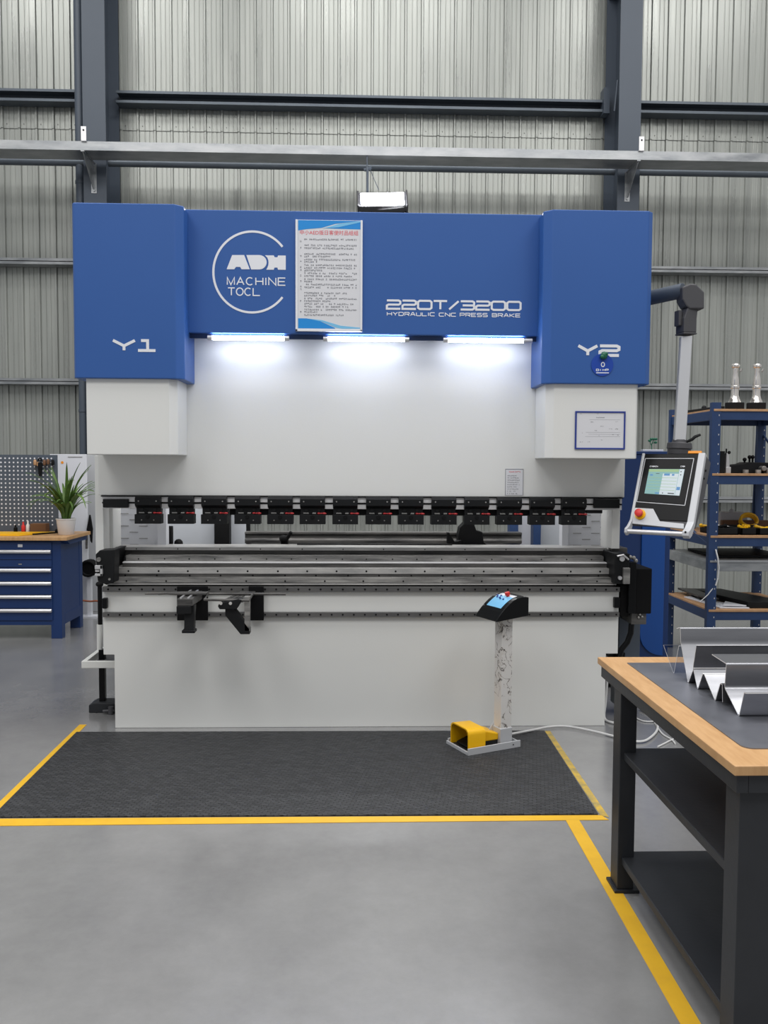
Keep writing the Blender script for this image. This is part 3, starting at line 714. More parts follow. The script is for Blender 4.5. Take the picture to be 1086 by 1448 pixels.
# ------------------------------------------------------------------ sheet support arms on the guide rails
def support_a():
    Y1 = YR-.03
    r = empty('sheet_support_arm', (xx(268, Y1), Y1, zz(893, Y1)), 0, 'black sheet support arm with flat cross plate and straight drop strut', 'support arm', 'sheet support arms on the guide rails')
    e = MB(); a = at(251, 877, Y1); c = at(294, 829, Y1); e.box(a[0], c[0], Y1-.012, Y1+.004, a[1], c[1]); e.build('slide_plate', 'blackm', r, .003)
    Yf = Y1-.32
    e = MB(); x0, x1 = xx(250, Yf, 850), xx(272, Yf, 850); zt = zz(852, Yf, 262)
    e.prism([(Y1, zt+.02), (Yf, zt+.02), (Yf, zt-.02), (Y1, zt-.03)], 'x', x0, x1)
    e.build('arm_beam', 'steeldk', r, .003)
    e = MB(); 
    for x in (x0+.02, x1-.025): e.box(x-.005, x+.005, Yf+.01, Y1, zt+.02, zt+.027)
    e.build('slide_strip', 'alu', r)
    e = MB(); xa, xb = xx(259, Yf), xx(273.5, Yf); zlo = zz(894, Yf, 268)
    e.prism([(Yf+.02, zt-.02), (Yf+.08, zt-.02), (Yf+.05, zlo), (Yf, zlo)], 'x', (xa+xb)/2-.03, (xa+xb)/2+.025)
    e.box(xa-.012, xb+.004, Yf-.012, Yf+.06, zlo-.004, zlo+.012); e.build('strut', 'black', r, .003)
    e = MB(); x2, x3 = xx(251.5, Yf+.03, 858), xx(272, Yf+.03, 858); e.box(x2, x3, Yf-.01, Yf+.08, zz(868, Yf, 262), zt-.02); e.build('end_block', 'black', r, .003)
    e = MB(); Yc = Y1-.2; zc = zz(841, Yc, 262); xl, xr = xx(224, Yc, 840), xx(293, Yc, 840)
    e.prism([(xl, Yc-.01), (xl+.04, Yc+.005), (xl+.1, Yc-.02), (xr, Yc-.01), (xr, Yc+.055), (xl+.12, Yc+.055), (xl+.02, Yc+.02)], 'z', zc, zc+.012)
    e.tube([(xx(205, Yc, 840), Yc, zc+.006), (xl+.05, Yc+.01, zc+.006)], .006, 8); e.build('cross_plate', 'steeldk', r, .002)
support_a()
def support_b():
    Y1 = YR-.03
    r = empty('sheet_support_arm', (xx(345, Y1), Y1, zz(893, Y1)), 0, 'black sheet support arm with slotted top and diagonal strut', 'support arm', 'sheet support arms on the guide rails')
    e = MB(); a = at(352, 877, Y1); c = at(373, 829, Y1); e.box(a[0], c[0], Y1-.012, Y1+.004, a[1], c[1]); e.build('slide_plate', 'blackm', r, .003)
    Yf = Y1-.34; zt = zz(846, Yf+.1, 330)
    # slotted table running forward and to the left
    e = MB(); bl, br, fl_, fr = xx(339, Y1-.03, 825), xx(361, Y1-.03, 825), xx(319, Yf+.04, 846), xx(345, Yf+.04, 846)
    for k in range(4):
        t0, t1 = k/4+.02, (k+1)/4-.03
        e.prism([(bl+(br-bl)*t0, Y1-.02), (bl+(br-bl)*t1, Y1-.02), (fl_+(fr-fl_)*t1, Yf+.04), (fl_+(fr-fl_)*t0, Yf+.04)], 'z', zt-.006, zt+.008)
    e.prism([(fl_, Yf), (fr, Yf), (fr, Yf+.05), (fl_, Yf+.05)], 'z', zt-.008, zt+.008)
    e.prism([(bl, Y1-.06), (br, Y1-.06), (br, Y1-.0), (bl, Y1-.0)], 'z', zt-.008, zt+.007)
    e.build('slotted_table', 'steeldk', r, .0015)
    # front nose with two bright bolts
    e = MB(); zn = zz(856, Yf, 325); x0, x1 = xx(309, Yf, 856), xx(338, Yf, 856)
    e.prism([(x0, zn), (x0+.01, zn-.018), (x1-.01, zn-.018), (x1+.02, zn+.035), (x1, zn+.04), (x0+.012, zn+.02)], 'y', Yf-.03, Yf+.05); e.build('nose', 'black', r, .004)
    e = MB()
    for u in (312.5, 326): q = at(u, 853, Yf-.03); e.disc((q[0], Yf-.03, q[1]), (0,-1,0), .009, .006, 12)
    e.build('bolt', 'chrome', r)
    # diagonal strut and upright
    e = MB(); P = lambda u, v, Y=Yf+.02: at(u, v, Y)
    e.prism([P(319.5, 858), P(331, 858), P(354, 888), P(354, 895.5), P(341, 895.5), P(319.5, 869)], 'y', Yf-.01, Yf+.05); e.build('strut', 'black', r, .003)
    e = MB(); a = P(346, 892, Yf+.0); c = P(353.5, 843, Yf+.0); e.box(a[0], c[0], Yf-.01, Yf+.02, a[1], c[1]); e.build('upright', 'steelmd', r, .002)
    # round bar frame
    e = MB(); zb = zt+.0; A = (xx(289, Yf-.02, 847), Yf-.02); B = (xx(352, Yf-.02, 849), Yf-.02); D = (xx(295, Yf+.14, 838), Yf+.14); Cc = (xx(404, Yf+.2, 840), Yf+.2); 
    e.tube([(Cc[0], Cc[1], zz(840, Yf+.2, 400)), (D[0], D[1], zz(839.5, Yf+.14, 295)), (A[0], A[1], zz(848, Yf-.02, 290)), (B[0], B[1], zz(849, Yf-.02, 350)), (B[0]+.0, Yf+.14, zz(840, Yf+.14, 350))], .008, 8)
    e.build('stop_rod', 'steeldk', r)
support_b()

# ================================================================== CONTROL PENDANT
pd = empty('control_pendant', (1.764, 4.749, 1.23), 0, 'control panel with lit screen and red stop button hanging from swivel arm', 'control panel')
A_, T_ = 0.6821, 0.4244
Rv = Vector((math.cos(A_), -math.sin(A_), 0)); Nv = Vector((-math.sin(A_), -math.cos(A_), 0))
Uv = Vector((-Nv.x*math.sin(T_), -Nv.y*math.sin(T_), math.cos(T_))); Bv = Rv.cross(Uv)           # Bv points out of the face toward the viewer
PT = Matrix.Translation((1.7637, 4.7486, 1.4708)) @ Matrix((Rv, -Bv, Uv)).transposed().to_4x4() # local x right, y into the panel, z up the face
hw, hh = .1786, .223
def Q(u, v):                                # picture point -> local (x, z) on the panel face
    n = Bv; p0 = Vector((1.7637, 4.7486, 1.4708)); d = _ray(u, v); o = Vector((0, 0, CAMH))
    t = (p0-o).dot(n)/d.dot(n); h = o+d*t-p0; return (h.dot(Rv), h.dot(Uv))
def QZ(a, c): return Q(870+a/7.24, 610+c/7.24)
SW = .038
e = MB(PT); e.prism([(0, hh), (.12, hh), (.105, .0), (.045, -hh+.01), (0, -hh)], 'x', -hw+.004, hw-.002); e.build('housing', 'dkgrey', pd, .006)
e = MB(PT); e.box(-hw+.012, hw-SW, -.004, .004, -hh+.035, hh); e.build('face_panel', 'blackpl', pd, .003)
# silver side cheeks that run down to the handle
for x0, x1 in ((-hw-.004, -hw+.012), (hw-SW, hw)):
    e = MB(PT); d0 = -.012
    e.prism([(d0, hh+.002), (.02, hh+.002), (.02, -hh+.02), (-.004, -hh-.05), (-.03, -hh-.075), (-.06, -hh-.07), (-.066, -hh-.045), (-.04, -hh-.02), (d0, -hh+.03)], 'x', x0, x1); e.build('side_cheek', 'silver', pd, .004)
e = MB(PT); gp = [QZ(185, 785), QZ(392, 797), QZ(460, 925), QZ(705, 950), QZ(705, 1002), QZ(150, 945)]
e.prism(gp, 'y', -.008, .004); e.build('lower_panel', 'silver', pd, .001)
# bezel outline and screen
bz = [QZ(312, 282), QZ(808, 282), QZ(715, 762), QZ(222, 724)]
e = MB(PT)
for a, c in zip(bz, bz[1:]+bz[:1]):
    a, c = Vector(a), Vector(c); d = (c-a).normalized(); k = Vector((-d.y, d.x))*.0018
    e.prism([(a+k)[:], (c+k)[:], (c-k)[:], (a-k)[:]], 'y', -.0065, -.004)
e.build('bezel', 'silver', pd)
e = MB(PT); e.prism([((QZ(326,298)[0]), QZ(326,298)[1]), QZ(795,298), QZ(705,748), QZ(236,712)], 'y', -.0055, -.004); gl = e.build('screen_glass', 'blackpl', pd)
sc = [QZ(352, 390), QZ(714, 392), QZ(660, 663), QZ(303, 640)]
e = MB(PT); e.prism(sc, 'y', -.0072, -.0055); scr = e.build('screen', 'screen', gl)
M['scr_w'] = mat('screen_white', (110,115,120), .3, emit=((225,240,246), .5)); M['scr_b'] = mat('screen_blue', (40,70,100), .3, emit=((80,150,210), .5)); M['scr_g'] = mat('screen_green', (80,100,70), .3, emit=((170,206,150), .5)); M['scr_k'] = mat('screen_dark', (20,30,36), .3, emit=((40,60,70), .3))
def SB(u0, v0, u1, v1):
    def L(s, t):
        a = Vector(sc[0]).lerp(Vector(sc[1]), s); c = Vector(sc[3]).lerp(Vector(sc[2]), s); return a.lerp(c, t)[:]
    return [L(u0, v0), L(u1, v0), L(u1, v1), L(u0, v1)]
e = MB(PT); Ys = -.0072
for q, m in (((0,.01,.85,.11), 2), ((.87,0,1,1), 0), ((.42,.18,.86,1), 0), ((.06,.21,.14,.27), 1), ((.46,.18,.62,.26), 1), ((.68,.19,.75,.26), 1), ((.88,.68,.98,.8), 1), ((.22,.17,.32,.19), 3), ((.3,.93,.42,.98), 1), ((.5,.92,.53,.96), 3), ((.66,.92,.84,.96), 3), ((.9,.08,.93,.12), 3), ((.91,.2,.94,.24), 3)):
    e.prism(SB(*q), 'y', Ys-.0004-(.0002 if m in (1, 3) else 0), Ys, m)
for t in (.34, .46, .58, .7, .82): e.prism(SB(.03, t, .84, t+.012), 'y', Ys-.0007, Ys, 2)
e.build('screen_image', ['scr_w', 'scr_b', 'scr_g', 'scr_k'], scr)
e = MB(PT)
for a0, a1 in ((358, 440), (672, 718)):
    a = QZ(a0, 368); c = QZ(a1, 358); text(e, 'CYBACN'[:6 if a0 == 358 else 4], a[0], c[0], a[1]-.001, a[1]+.0075, -.0055, .0018, th=.0006)
e.T = PT; e.build('panel_lettering', 'lettering', gl)
# stop button
e = MB(PT); c = QZ(262, 858); e.tube([(c[0], -.008, c[1]), (c[0], -.014, c[1])], .031, 24); e.build('button_ring', 'yelpl', pd)
e = MB(PT); e.tube([(c[0], -.014, c[1]), (c[0], -.03, c[1]), (c[0], -.034, c[1]), (c[0], -.046, c[1]), (c[0], -.05, c[1])], [.015, .016, .023, .022, .014], 24); e.build('stop_button', 'red', pd)
e = MB(PT); e.tube([(-hw+.0, -.045, -hh-.055), (hw-.02, -.045, -hh-.055)], .0135, 16); e.build('handle', 'alu', pd)
e = MB(PT); e.disc((hw-SW/2-.0, -.064, -hh-.05), (0,-1,0), .006, .002, 12); e.disc((hw, .045, .14), (1,0,0), .007, .002, 10); e.disc((hw, .04, .09), (1,0,0), .006, .002, 10); e.build('screw', 'blackm', pd)
# collar, tube, swivel arm
tb = Vector((1.884, 4.905, 1.675)); tt = Vector((1.925, 4.95, 2.36))
e = MB(); e.tube([tb, tb+Vector((0,0,.03)), tb+Vector((.001,0,.032)), tb+Vector((.001,0,.065)), tb+Vector((.002,0,.067)), tb+Vector((.002,0,.085))], [.066, .066, .072, .068, .044, .04], 28); e.build('collar', 'dkgrey', pd, .002)
e = MB(); e.tube([tb+Vector((.03,-.03,.07)), tb+Vector((.06,-.04,.085)), tb+Vector((.075,-.042,.10)), tb+Vector((.105,-.045,.112))], [.007, .009, .009, .007], 8); e.build('locking_lever', 'blackpl', pd)
e = MB(); e.prism([(-.032,-.028),(-.028,-.032),(.028,-.032),(.032,-.028),(.032,.028),(.028,.032),(-.028,.032),(-.032,.028)], 'z', 0, 1)
tube_bm = e
dz = (tt-tb-Vector((0,0,.08)))
mt = Matrix.Translation(tb+Vector((0,0,.08))) @ Matrix(((1,0,dz.x,0),(0,1,dz.y,0),(0,0,dz.z,0),(0,0,0,1)))
tube_bm.bm.transform(mt @ Matrix.Rotation(R(-12), 4, 'Z')); tube_bm.build('drop_tube', 'silver', pd, .002)
e = MB(Matrix.Translation(tt) @ Matrix.Rotation(R(12), 4, 'Z')); e.box(-.045, .045, -.045, .045, .01, .02); e.prism([(-.042,.02),(.042,.02),(.042,.1),(.048,.16),(-.02,.16),(-.042,.1)], 'y', -.042, .042); e.box(-.062, -.04, -.02, .03, .06, .15); e.build('swivel_joint', 'dkgrey', pd, .006)
ez = tt+Vector((0, 0, .16)); 
e = MB(); El = [at(955.5, 410.5, 5.0), at(967, 406, 5.0), at(975, 406.5, 5.0), at(986.5, 417.5, 5.0), at(986.5, 441, 5.0), at(966, 441, 5.0), at(961, 437, 5.0), at(956, 428, 5.0)]
e.prism(El, 'y', 4.9, 5.0); e.build('elbow', 'dkgrey', pd, .008)
e = MB(); e.tube([(1.63, 5.25, 2.60), (1.905, 4.955, 2.628)], .043, 20); e.build('swivel_arm', 'column', pd)
bt = PT @ Vector((.04, .02, hh))
e = MB(PT); c0 = Q(973, 641); c1 = Q(992, 641); e.box(c0[0], c1[0], -.006, .01, hh+.001, hh+.017); e.build('alarm_lamp', 'orange', pd, .002)

# ================================================================== ELECTRICAL CABINET
ec = empty('electrical_cabinet', (2.085, 6.3, 0), 0, 'tall blue electrical cabinet behind the hanging control panel', 'electrical cabinet')
X0, X1, Y0, Y1 = 1.80, 2.255, 6.0, 6.6
bx('body', 'navy', X0, X1, Y0, Y1, .06, 1.69, ec, .004)
e = MB(); e.box(X0-.01, X1+.01, Y0-.01, Y1, 1.69, 1.71); e.build('top_cap', 'navy', ec, .003)
bx('plinth', 'blackm', X0+.02, X1-.02, Y0+.03, Y1-.03, 0, .06, ec)
dl, dr = 2.045, 2.215; zlo = .24; pts = [(dr, zlo), (dr, 1.62), (dl, 1.62)]+[(dl+.16-.16*math.cos(R(t)), zlo+.16-.16*math.sin(R(t))) for t in (0, 15, 30, 45, 60, 75, 90)]
e = MB(); e.prism(pts, 'y', Y0-.014, Y0); e.build('door', 'navy2', ec, .004)
e = MB(); e.disc((1.91, Y0, 1.47), (0,-1,0), .006, .004, 10); e.build('screw', 'alu', ec)
sp = empty('plastic_sprig', (2.14, 6.06, 1.71), 0, 'tiny green plastic sprig on a pale block standing on blue cabinet', 'ornament')
e = MB(); e.box(2.06, 2.21, 6.05, 6.10, 1.71, 1.725); e.build('base', 'whiteboard', sp, .003)
e = MB(); e.tube([(2.13, 6.07, 1.72), (2.13, 6.07, 1.76), (2.145, 6.07, 1.80)], .003, 6); e.tube([(2.13, 6.07, 1.75), (2.115, 6.07, 1.785)], .0025, 6); e.tube([(2.135, 6.07, 1.77), (2.158, 6.07, 1.775)], .0025, 6)
for p in ((2.145, 1.80), (2.115, 1.788), (2.158, 1.776), (2.128, 1.80), (2.16, 1.80)): e.ball((p[0], 6.07, p[1]), .012, sc=(1.1,.6,.8))
e.build('leaves', 'green', sp)

# ================================================================== SHELVING RACK
YS, YE = 6.5, 7.42; XA, XB = 2.748, 3.60
rk = empty('storage_rack', ((XA+XB)/2, (YS+YE)/2, 0), 0, 'blue bolted steel shelving rack loaded with tooling beside electrical cabinet', 'shelving')
for x, y in ((XA, YS), (XA, YE-.05), (XB-.07, YS), (XB-.07, YE-.05)):
    e = MB(); h = 2.10
    e.prism([(x, y), (x+.07, y), (x+.07, y+.045), (x+.055, y+.045), (x+.055, y+.012), (x+.015, y+.012), (x+.015, y+.045), (x, y+.045)], 'z', 0, h)
    z = .12
    while z < h-.05:
        e.box(x+.052, x+.059, y-.0012, y, z, z+.012, 1)
        z += .075
    e.build('upright', ['navydk', 'alu'], rk, .002)
levels = [2.05, 1.552, 1.068, .873, .487]
for i, z in enumerate(levels):
    m = 'galv' if i == 3 else 'navydk'
    bx('shelf_beam', m, XA+.07, XB-.07, YS+.005, YS+.035, z-.085, z-.012, rk, .003)
    bx('shelf_beam', m, XA+.07, XB-.07, YE-.035, YE-.005, z-.085, z-.012, rk, .003)
    for x in (XA+.01, XB-.035): bx('side_beam', m, x, x+.025, YS+.05, YE-.05, z-.085, z-.012, rk, .003)
    bx('shelf_board', 'galv' if i == 3 else 'ply', XA+.012, XB-.012, YS-.004, YE, z-.018 if i != 3 else z-.015, z, rk, .002)
e = MB(); e.tube([(XB-.06, YE-.01, 1.95), (XB-.5+.42, YE-.01, 1.0)], .01, 6); e.tube([(XB-.02, YE-.02, 1.9), (XB+.02, YS+.1, 1.3)], .01, 6)
e.tube([(XA+.02, YE-.06, 1.2), (XA+.02, YS+.06, 1.0)], .012, 6); e.build('diagonal_brace', 'navydk', rk)
def spindle(u, lab_, v):
    Y = 6.72; x = xx(u, Y, 560); z = levels[0]
    r = empty('tool_spindle', (x, Y, z), R(15), lab_, 'spindle', 'chrome spindles on the top shelf')
    T = Matrix.Translation((x, Y, z)) @ Matrix.Rotation(R(15), 4, 'Z')
    e = MB(T); e.prism([(.088*math.cos(R(60*k)), .07*math.sin(R(60*k))) for k in range(6)], 'z', 0, .065); e.build('base', 'black', r, .004)
    e = MB(T); e.lathe([(.05,.065),(.047,.075),(.036,.1),(.03,.125),(.029,.175),(.034,.18),(.034,.195),(.029,.2),(.031,.215),(.027,.26),(.02,.3),(.022,.325),(.02,.338),(.033,.348),(.034,.362),(.026,.372),(.022,.372)], (0,0,0), 24); e.build('shaft', 'chrome', r)
    e = MB(T); e.cyl((0,0,.372), (0,0,.378), .007); e.tube([(-.055,-.02,.065), (-.052,-.02,.1)], .01, 8); e.tube([(.02,-.03,.31), (.03,-.035,.33)], .008, 8); e.build('set_screw', 'steelmd', r)
spindle(1039, 'chrome spindle on black hexagonal base, nearer the shelf corner post', 570)
spindle(1069.5, 'chrome spindle on black hexagonal base, farther along from the corner post', 570)
def thing1(name, label, cat, build, m, group=None, bevel=.003):
    e = MB(); build(e); o = e.build(name, m, None, bevel); return tag(o, label, cat, group)
def prop(name, label, cat, x, y, z, group=None): return empty(name, (x, y, z), 0, label, cat, group)
# top shelf: black bar by the left edge
z = levels[0]
thing1('black_tool_bar', 'long black tool bar lying along edge of the top shelf', 'tool', lambda e: (e.prism([(XA+.09, 6.62), (XA+.15, 6.62), (XA+.13, 7.15), (XA+.05, 7.2)], 'z', z, z+.03), e.ball((XA+.1, 6.9, z+.035), .02)), 'black')
# second shelf
z = levels[1]
t = prop('vertical_vise', 'upright black block with steel screw on the second shelf', 'vise', 2.87, 6.66, z)
bx('block', 'black', xx(1017, 6.62), xx(1024, 6.62), 6.62, 6.75, z, z+.175, t, .004)
e = MB(); x = xx(1028, 6.64); e.box(x-.022, x+.018, 6.62, 6.68, z, z+.05); e.prism([(x-.018, z+.05), (x+.012, z+.05), (x+.002, z+.15), (x-.016, z+.16)], 'y', 6.63, 6.67); e.build('screw_column', 'alu', t, .003)
e = MB(); e.cyl((x-.015, 6.64, z+.15), (x-.015, 6.64, z+.195), .006); e.ball((x+.008, 6.64, z+.165), .013); e.build('handle', 'black', t)
t = prop('long_clamp', 'long low black clamp body with knobs on the second shelf', 'clamp', 3.05, 6.72, z)
x0, x1 = xx(1031, 6.66), xx(1100, 6.66)
e = MB(); e.prism([(x0, z), (x1, z), (x1, z+.085), (x0+.14, z+.09), (x0+.1, z+.075), (x0, z+.065), (x0-.005, z+.05)], 'y', 6.66, 6.8); e.build('body', 'black', t, .005)
e = MB()
for dx in (.11, .21, .3): e.lathe([(.022,0),(.022,.028),(.018,.03)], (x0+dx, 6.62, z), 14)
e.build('gear', 'steelmd', t)
e = MB()
for dx, h in ((.145, .11), (.185, .13), (.21, .13)): e.ball((x0+dx, 6.72, z+h), .016); e.cyl((x0+dx, 6.72, z+.08), (x0+dx, 6.72, z+h), .008)
e.build('knob', 'blackpl', t)
thing1('steel_vise', 'grey steel vise jaw beside the long black clamp on second shelf', 'vise', lambda e: (e.box(3.24, 3.36, 6.6, 6.72, z, z+.045), e.box(3.28, 3.32, 6.6, 6.72, z+.045, z+.08), e.cyl((3.22, 6.6, z+.04), (3.22, 6.7, z+.04), .02)), 'steelmd')
# third shelf: drawers of small tooling
z = levels[2]
def tray(u0, u1, lab_, yel):
    Y = 6.56; x0, x1 = xx(u0, Y), xx(u1, Y); r = prop('tool_tray', lab_, 'tool tray', (x0+x1)/2, Y, z, 'open trays of tooling on the third shelf')
    e = MB(); e.box(x0, x1, Y, Y+.3, z, z+.01); e.box(x0, x1, Y, Y+.012, z, z+.055); e.box(x0, x1, Y+.288, Y+.3, z, z+.06); e.box(x0, x0+.01, Y, Y+.3, z, z+.055); e.box(x1-.01, x1, Y, Y+.3, z, z+.055); e.build('tray', 'black', r, .002)
    for k in range(5):
        e = MB(); xa = random.uniform(x0+.03, x1-.03); ya = random.uniform(Y+.04, Y+.24); an = random.uniform(0, 3); l = min(.08, (x1-x0)*.35)
        p0 = (max(x0+.02, xa-l*math.cos(an)), ya, z+.045); p1 = (min(x1-.02, xa+l*math.cos(an)), min(max(ya+l*math.sin(an), Y+.03), Y+.27), z+.06)
        e.tube([p0, p1], .011, 8); e.ball(p1, .016); e.build('tool_bit', 'yelpl' if k < yel else ('alu' if k % 2 else 'black'), r)
tray(1013, 1046, 'black open tooling tray with grey bits behind the shelf corner post', 1)
tray(1050, 1072, 'black open tooling tray with yellow bits on the third shelf', 4)
tray(1075, 1100, 'black open tooling tray under the yellow coil on third shelf', 2)
thing1('wooden_block', 'brown wooden board standing behind the tooling trays', 'board', lambda e: (e.box(3.06, 3.5, 6.98, 7.02, z, z+.09),), 'brown')
thing1('steel_box', 'grey steel box standing at the back of the third shelf', 'box', lambda e: (e.box(3.1, 3.33, 7.1, 7.25, z, z+.15), e.ball((3.2, 7.12, z+.16), .02)), 'greypanel')
t = prop('yellow_coil', 'yellow coiled cable lying on the third shelf', 'cable coil', 3.3, 6.95, z)
e = MB()
for k in range(3): e.tube([(3.26+.07*math.cos(a*math.pi/8), 6.94+.02*math.sin(a*math.pi/8)-.01*k, z+.075+.05*math.sin(a*math.pi/8)+.012*k) for a in range(17)], .011, 8)
e.build('coil', 'yelpl', t)
# fourth shelf: dark plates
z = levels[3]
thing1('dark_steel_plate', 'dark steel plate lying flat on the galvanised fourth shelf', 'steel plate', lambda e: (e.box(2.9, 3.5, 6.7, 7.3, z, z+.02),), 'black')
# bottom shelf
z = levels[4]
def prof(e, x0, y0, x1, y1, w, h):
    d = Vector((x1-x0, y1-y0, 0)).normalized(); k = Vector((-d.y, d.x, 0))*w/2
    e.prism([(x0+k.x, y0+k.y), (x1+k.x, y1+k.y), (x1-k.x, y1-k.y), (x0-k.x, y0-k.y)], 'z', z, z+h)
thing1('pale_sheet_profile', 'pale bent sheet profile at front of the bottom shelf', 'sheet metal', lambda e: (e.prism([(2.87, 6.55), (3.1, 6.53), (3.02, 6.75), (2.86, 7.1), (2.80, 7.1)], 'z', z, z+.012), e.prism([(2.9, 6.56), (3.08, 6.54), (3.0, 6.75)], 'z', z+.018, z+.028), e.box(2.9, 3.05, 6.6, 6.62, z+.01, z+.02)), 'whiteboard')
thing1('dark_sheet_stack', 'dark long bars stacked behind the pale bent profile', 'steel bars', lambda e: (e.prism([(3.1, 6.56), (3.45, 6.56), (3.2, 7.3), (2.95, 7.3)], 'z', z, z+.05),), 'black')
thing1('grey_offcut', 'grey sheet offcut on bottom shelf close to corner post', 'sheet metal', lambda e: (e.prism([(2.84, 6.9), (2.95, 6.75), (2.97, 7.3), (2.84, 7.35)], 'z', z+.035, z+.05), e.box(2.86, 2.94, 7.1, 7.2, z, z+.036)), 'steeldk')
e = MB(); e.tube([(at(1012, 777, 6.49)[0], 6.49, at(1012, 777, 6.49)[1])]+[(at(u, v, 6.46)[0], 6.46, at(u, v, 6.46)[1]) for u, v in ((1015, 789), (1016.5, 803), (1015, 818), (1012, 828))], .006, 8)
e.tube([(at(u, v, 6.47)[0], 6.47, at(u, v, 6.47)[1]) for u, v in ((1008, 832), (1001, 841), (990, 851))], .0035, 6)
tag(e.build('dangling_cable', 'cable'), 'short white cable dangling from the rack corner post', 'cable')

# ================================================================== FOREGROUND WORKBENCH
BX0, BX1, BY0, BY1, BZ = .957, 2.05, 2.07, 3.29, .848
wb = empty('workbench', (1.5, 2.65, 0), 0, 'black steel workbench with oak top and two lower shelves', 'workbench')
bx('worktop', 'wood', BX0, BX1, BY0, BY1, BZ-.026, BZ, wb, .0025)
e = MB(); e.box(BX0+.012, BX0+.042, BY0+.012, BY1-.012, BZ-.075, BZ-.026); e.box(BX1-.042, BX1-.012, BY0+.012, BY1-.012, BZ-.075, BZ-.026); e.box(BX0+.042, BX1-.042, BY0+.012, BY0+.042, BZ-.075, BZ-.026); e.box(BX0+.042, BX1-.042, BY1-.042, BY1-.012, BZ-.075, BZ-.026)
e.build('apron', 'bench', wb, .002)
for x, y in ((BX0+.03, 2.10), (BX0+.03, 3.08), (BX1-.12, 2.10), (BX1-.12, 3.08)):
    e = MB(); e.box(x, x+.062 if y > 3 else x+.1, y, y+.085, .012, BZ-.026); lg = e.build('leg', 'bench', wb, .003)
    e = MB(); e.box(x-.012, x+.082, y-.012, y+.1, 0, .012); e.build('foot_plate', 'bench', lg, .002)
for z in (.535, .135):
    e = MB(); e.box(BX0+.045, BX1-.045, 2.13, 3.13, z-.028, z); e.build('lower_shelf', 'bench', wb, .003)
# flat steel sheet on the bench
p0 = fl(886, 938, .85); p1 = fl(1058, 1055, .85)
e = MB(); xL = 1.04; yN, yF = 2.195, 3.18; rr = .03
e.prism([(xL+.0, yF), (1.9, yF), (1.9, yN), (xL+rr, yN)]+[(xL+rr-rr*math.sin(R(t)), yN+rr-rr*math.cos(R(t))) for t in (15, 30, 45, 60, 75, 90)], 'z', BZ, BZ+.003)
tag(e.build('steel_sheet', 'plate'), 'flat dark grey steel sheet lying on the oak bench top', 'steel sheet')
# bent profiles
ZT = BZ+.003
def bent(name, pts, label, x0=1.157, x1=1.9, m='sheet', th=.0028):
    """sheet of one thickness folded along X; pts = (Y, z) fold line"""
    P = [Vector(p) for p in pts]
    # round each fold
    out = [P[0]]
    for a, b_, c in zip(P, P[1:], P[2:]):
        d0 = (a-b_); d1 = (c-b_); k = min(.008, d0.length*.3, d1.length*.3)
        s0 = b_+d0.normalized()*k; s1 = b_+d1.normalized()*k
        for t in (0, .25, .5, .75, 1): out.append(s0.lerp(b_, t).lerp(b_.lerp(s1, t), t))
    out.append(P[-1])
    off = []
    for i, p in enumerate(out):
        d = (out[min(i+1, len(out)-1)]-out[max(i-1, 0)]).normalized(); off.append(p+Vector((-d.y, d.x))*th)
    poly = [p[:] for p in out]+[p[:] for p in off[::-1]]
    zmin = min(p[1] for p in poly); poly = [(p[0], p[1]-zmin+ZT) for p in poly]
    e = MB()
    n = len(out)
    A = [e.v((x0, *p)) for p in poly]; B = [e.v((x1, *p)) for p in poly]; N = len(poly)
    for i in range(N): e.f([A[i], A[(i+1) % N], B[(i+1) % N], B[i]], 1 if i in (n-1, N-1) else 0, True)
    for i in range(n-1): e.f([A[i], A[i+1], A[N-2-i], A[N-1-i]], 1); e.f([B[i], B[N-1-i], B[N-2-i], B[i+1]], 1)
    e.f([A[n-1], A[n], B[n], B[n-1]], 1)
    o = e.build(name, [m, 'bright']); tag(o, label, 'sheet metal', 'bent sheet metal profiles on the workbench'); return o
bent('bent_profile', [(3.12,.934), (3.012,.852), (2.972,.962)], 'clear v-shaped bent profile lying farthest back on steel sheet', x1=1.30, m='acrylic', th=.003)
bent('bent_profile', [(2.995,1.022), (2.96,1.032), (2.952,.978), (2.879,.852), (2.835,.915)], 'tall bent steel profile with highest flange, behind the others')
bent('bent_profile', [(2.815,.997), (2.838,.915), (2.796,.852), (2.758,.915)], 'steel profile with tall leaning flange, second from the back')
bent('bent_profile', [(2.745,.915), (2.656,.852), (2.622,.918), (2.606,.918), (2.600,.862)], 'low w-folded steel profile between two taller profiles')
bent('bent_profile', [(2.69,.995), (2.580,.990), (2.588,.912), (2.486,.852), (2.458,.932), (2.445,.934)], 'bent steel profile with broad flat top, closest to bench front')

# ================================================================== MAT, FLOOR LINES
e = MB(); q = [fl(108, 1036.5), fl(769.5, 1034.5), fl(846, 1152.5), fl(-12, 1157)]
e.prism(q, 'z', 0, .008); tag(e.build('floor_mat', 'mat', None, .002), 'black ribbed rubber mat on floor in front of press brake', 'mat')
def line(name, q, label, m='yellow'):
    e = MB(); e.prism([fl(*p) for p in q], 'z', 0.0005, .0022); o = e.build(name, m); tag(o, label, 'floor marking', 'yellow floor lines'); return o
line('floor_line', [(112.5, 1025), (122.5, 1025), (-22, 1170), (-46, 1178)], 'slanting yellow floor line along short edge of mat near blue drawers')
line('floor_line', [(-46, 1158.5), (850, 1153.2), (861, 1159.8), (-46, 1168.8)], 'long yellow floor line across the front of rubber mat')
line('floor_line', [(770.5, 1034), (778, 1034), (861, 1156), (849, 1153.5)], 'worn yellow floor line along mat edge beside the workbench', 'yelworn')
line('floor_line', [(800, 1160.3), (819, 1160), (1040, 1530), (1008, 1530)], 'yellow walkway line running towards viewer beside bench leg')

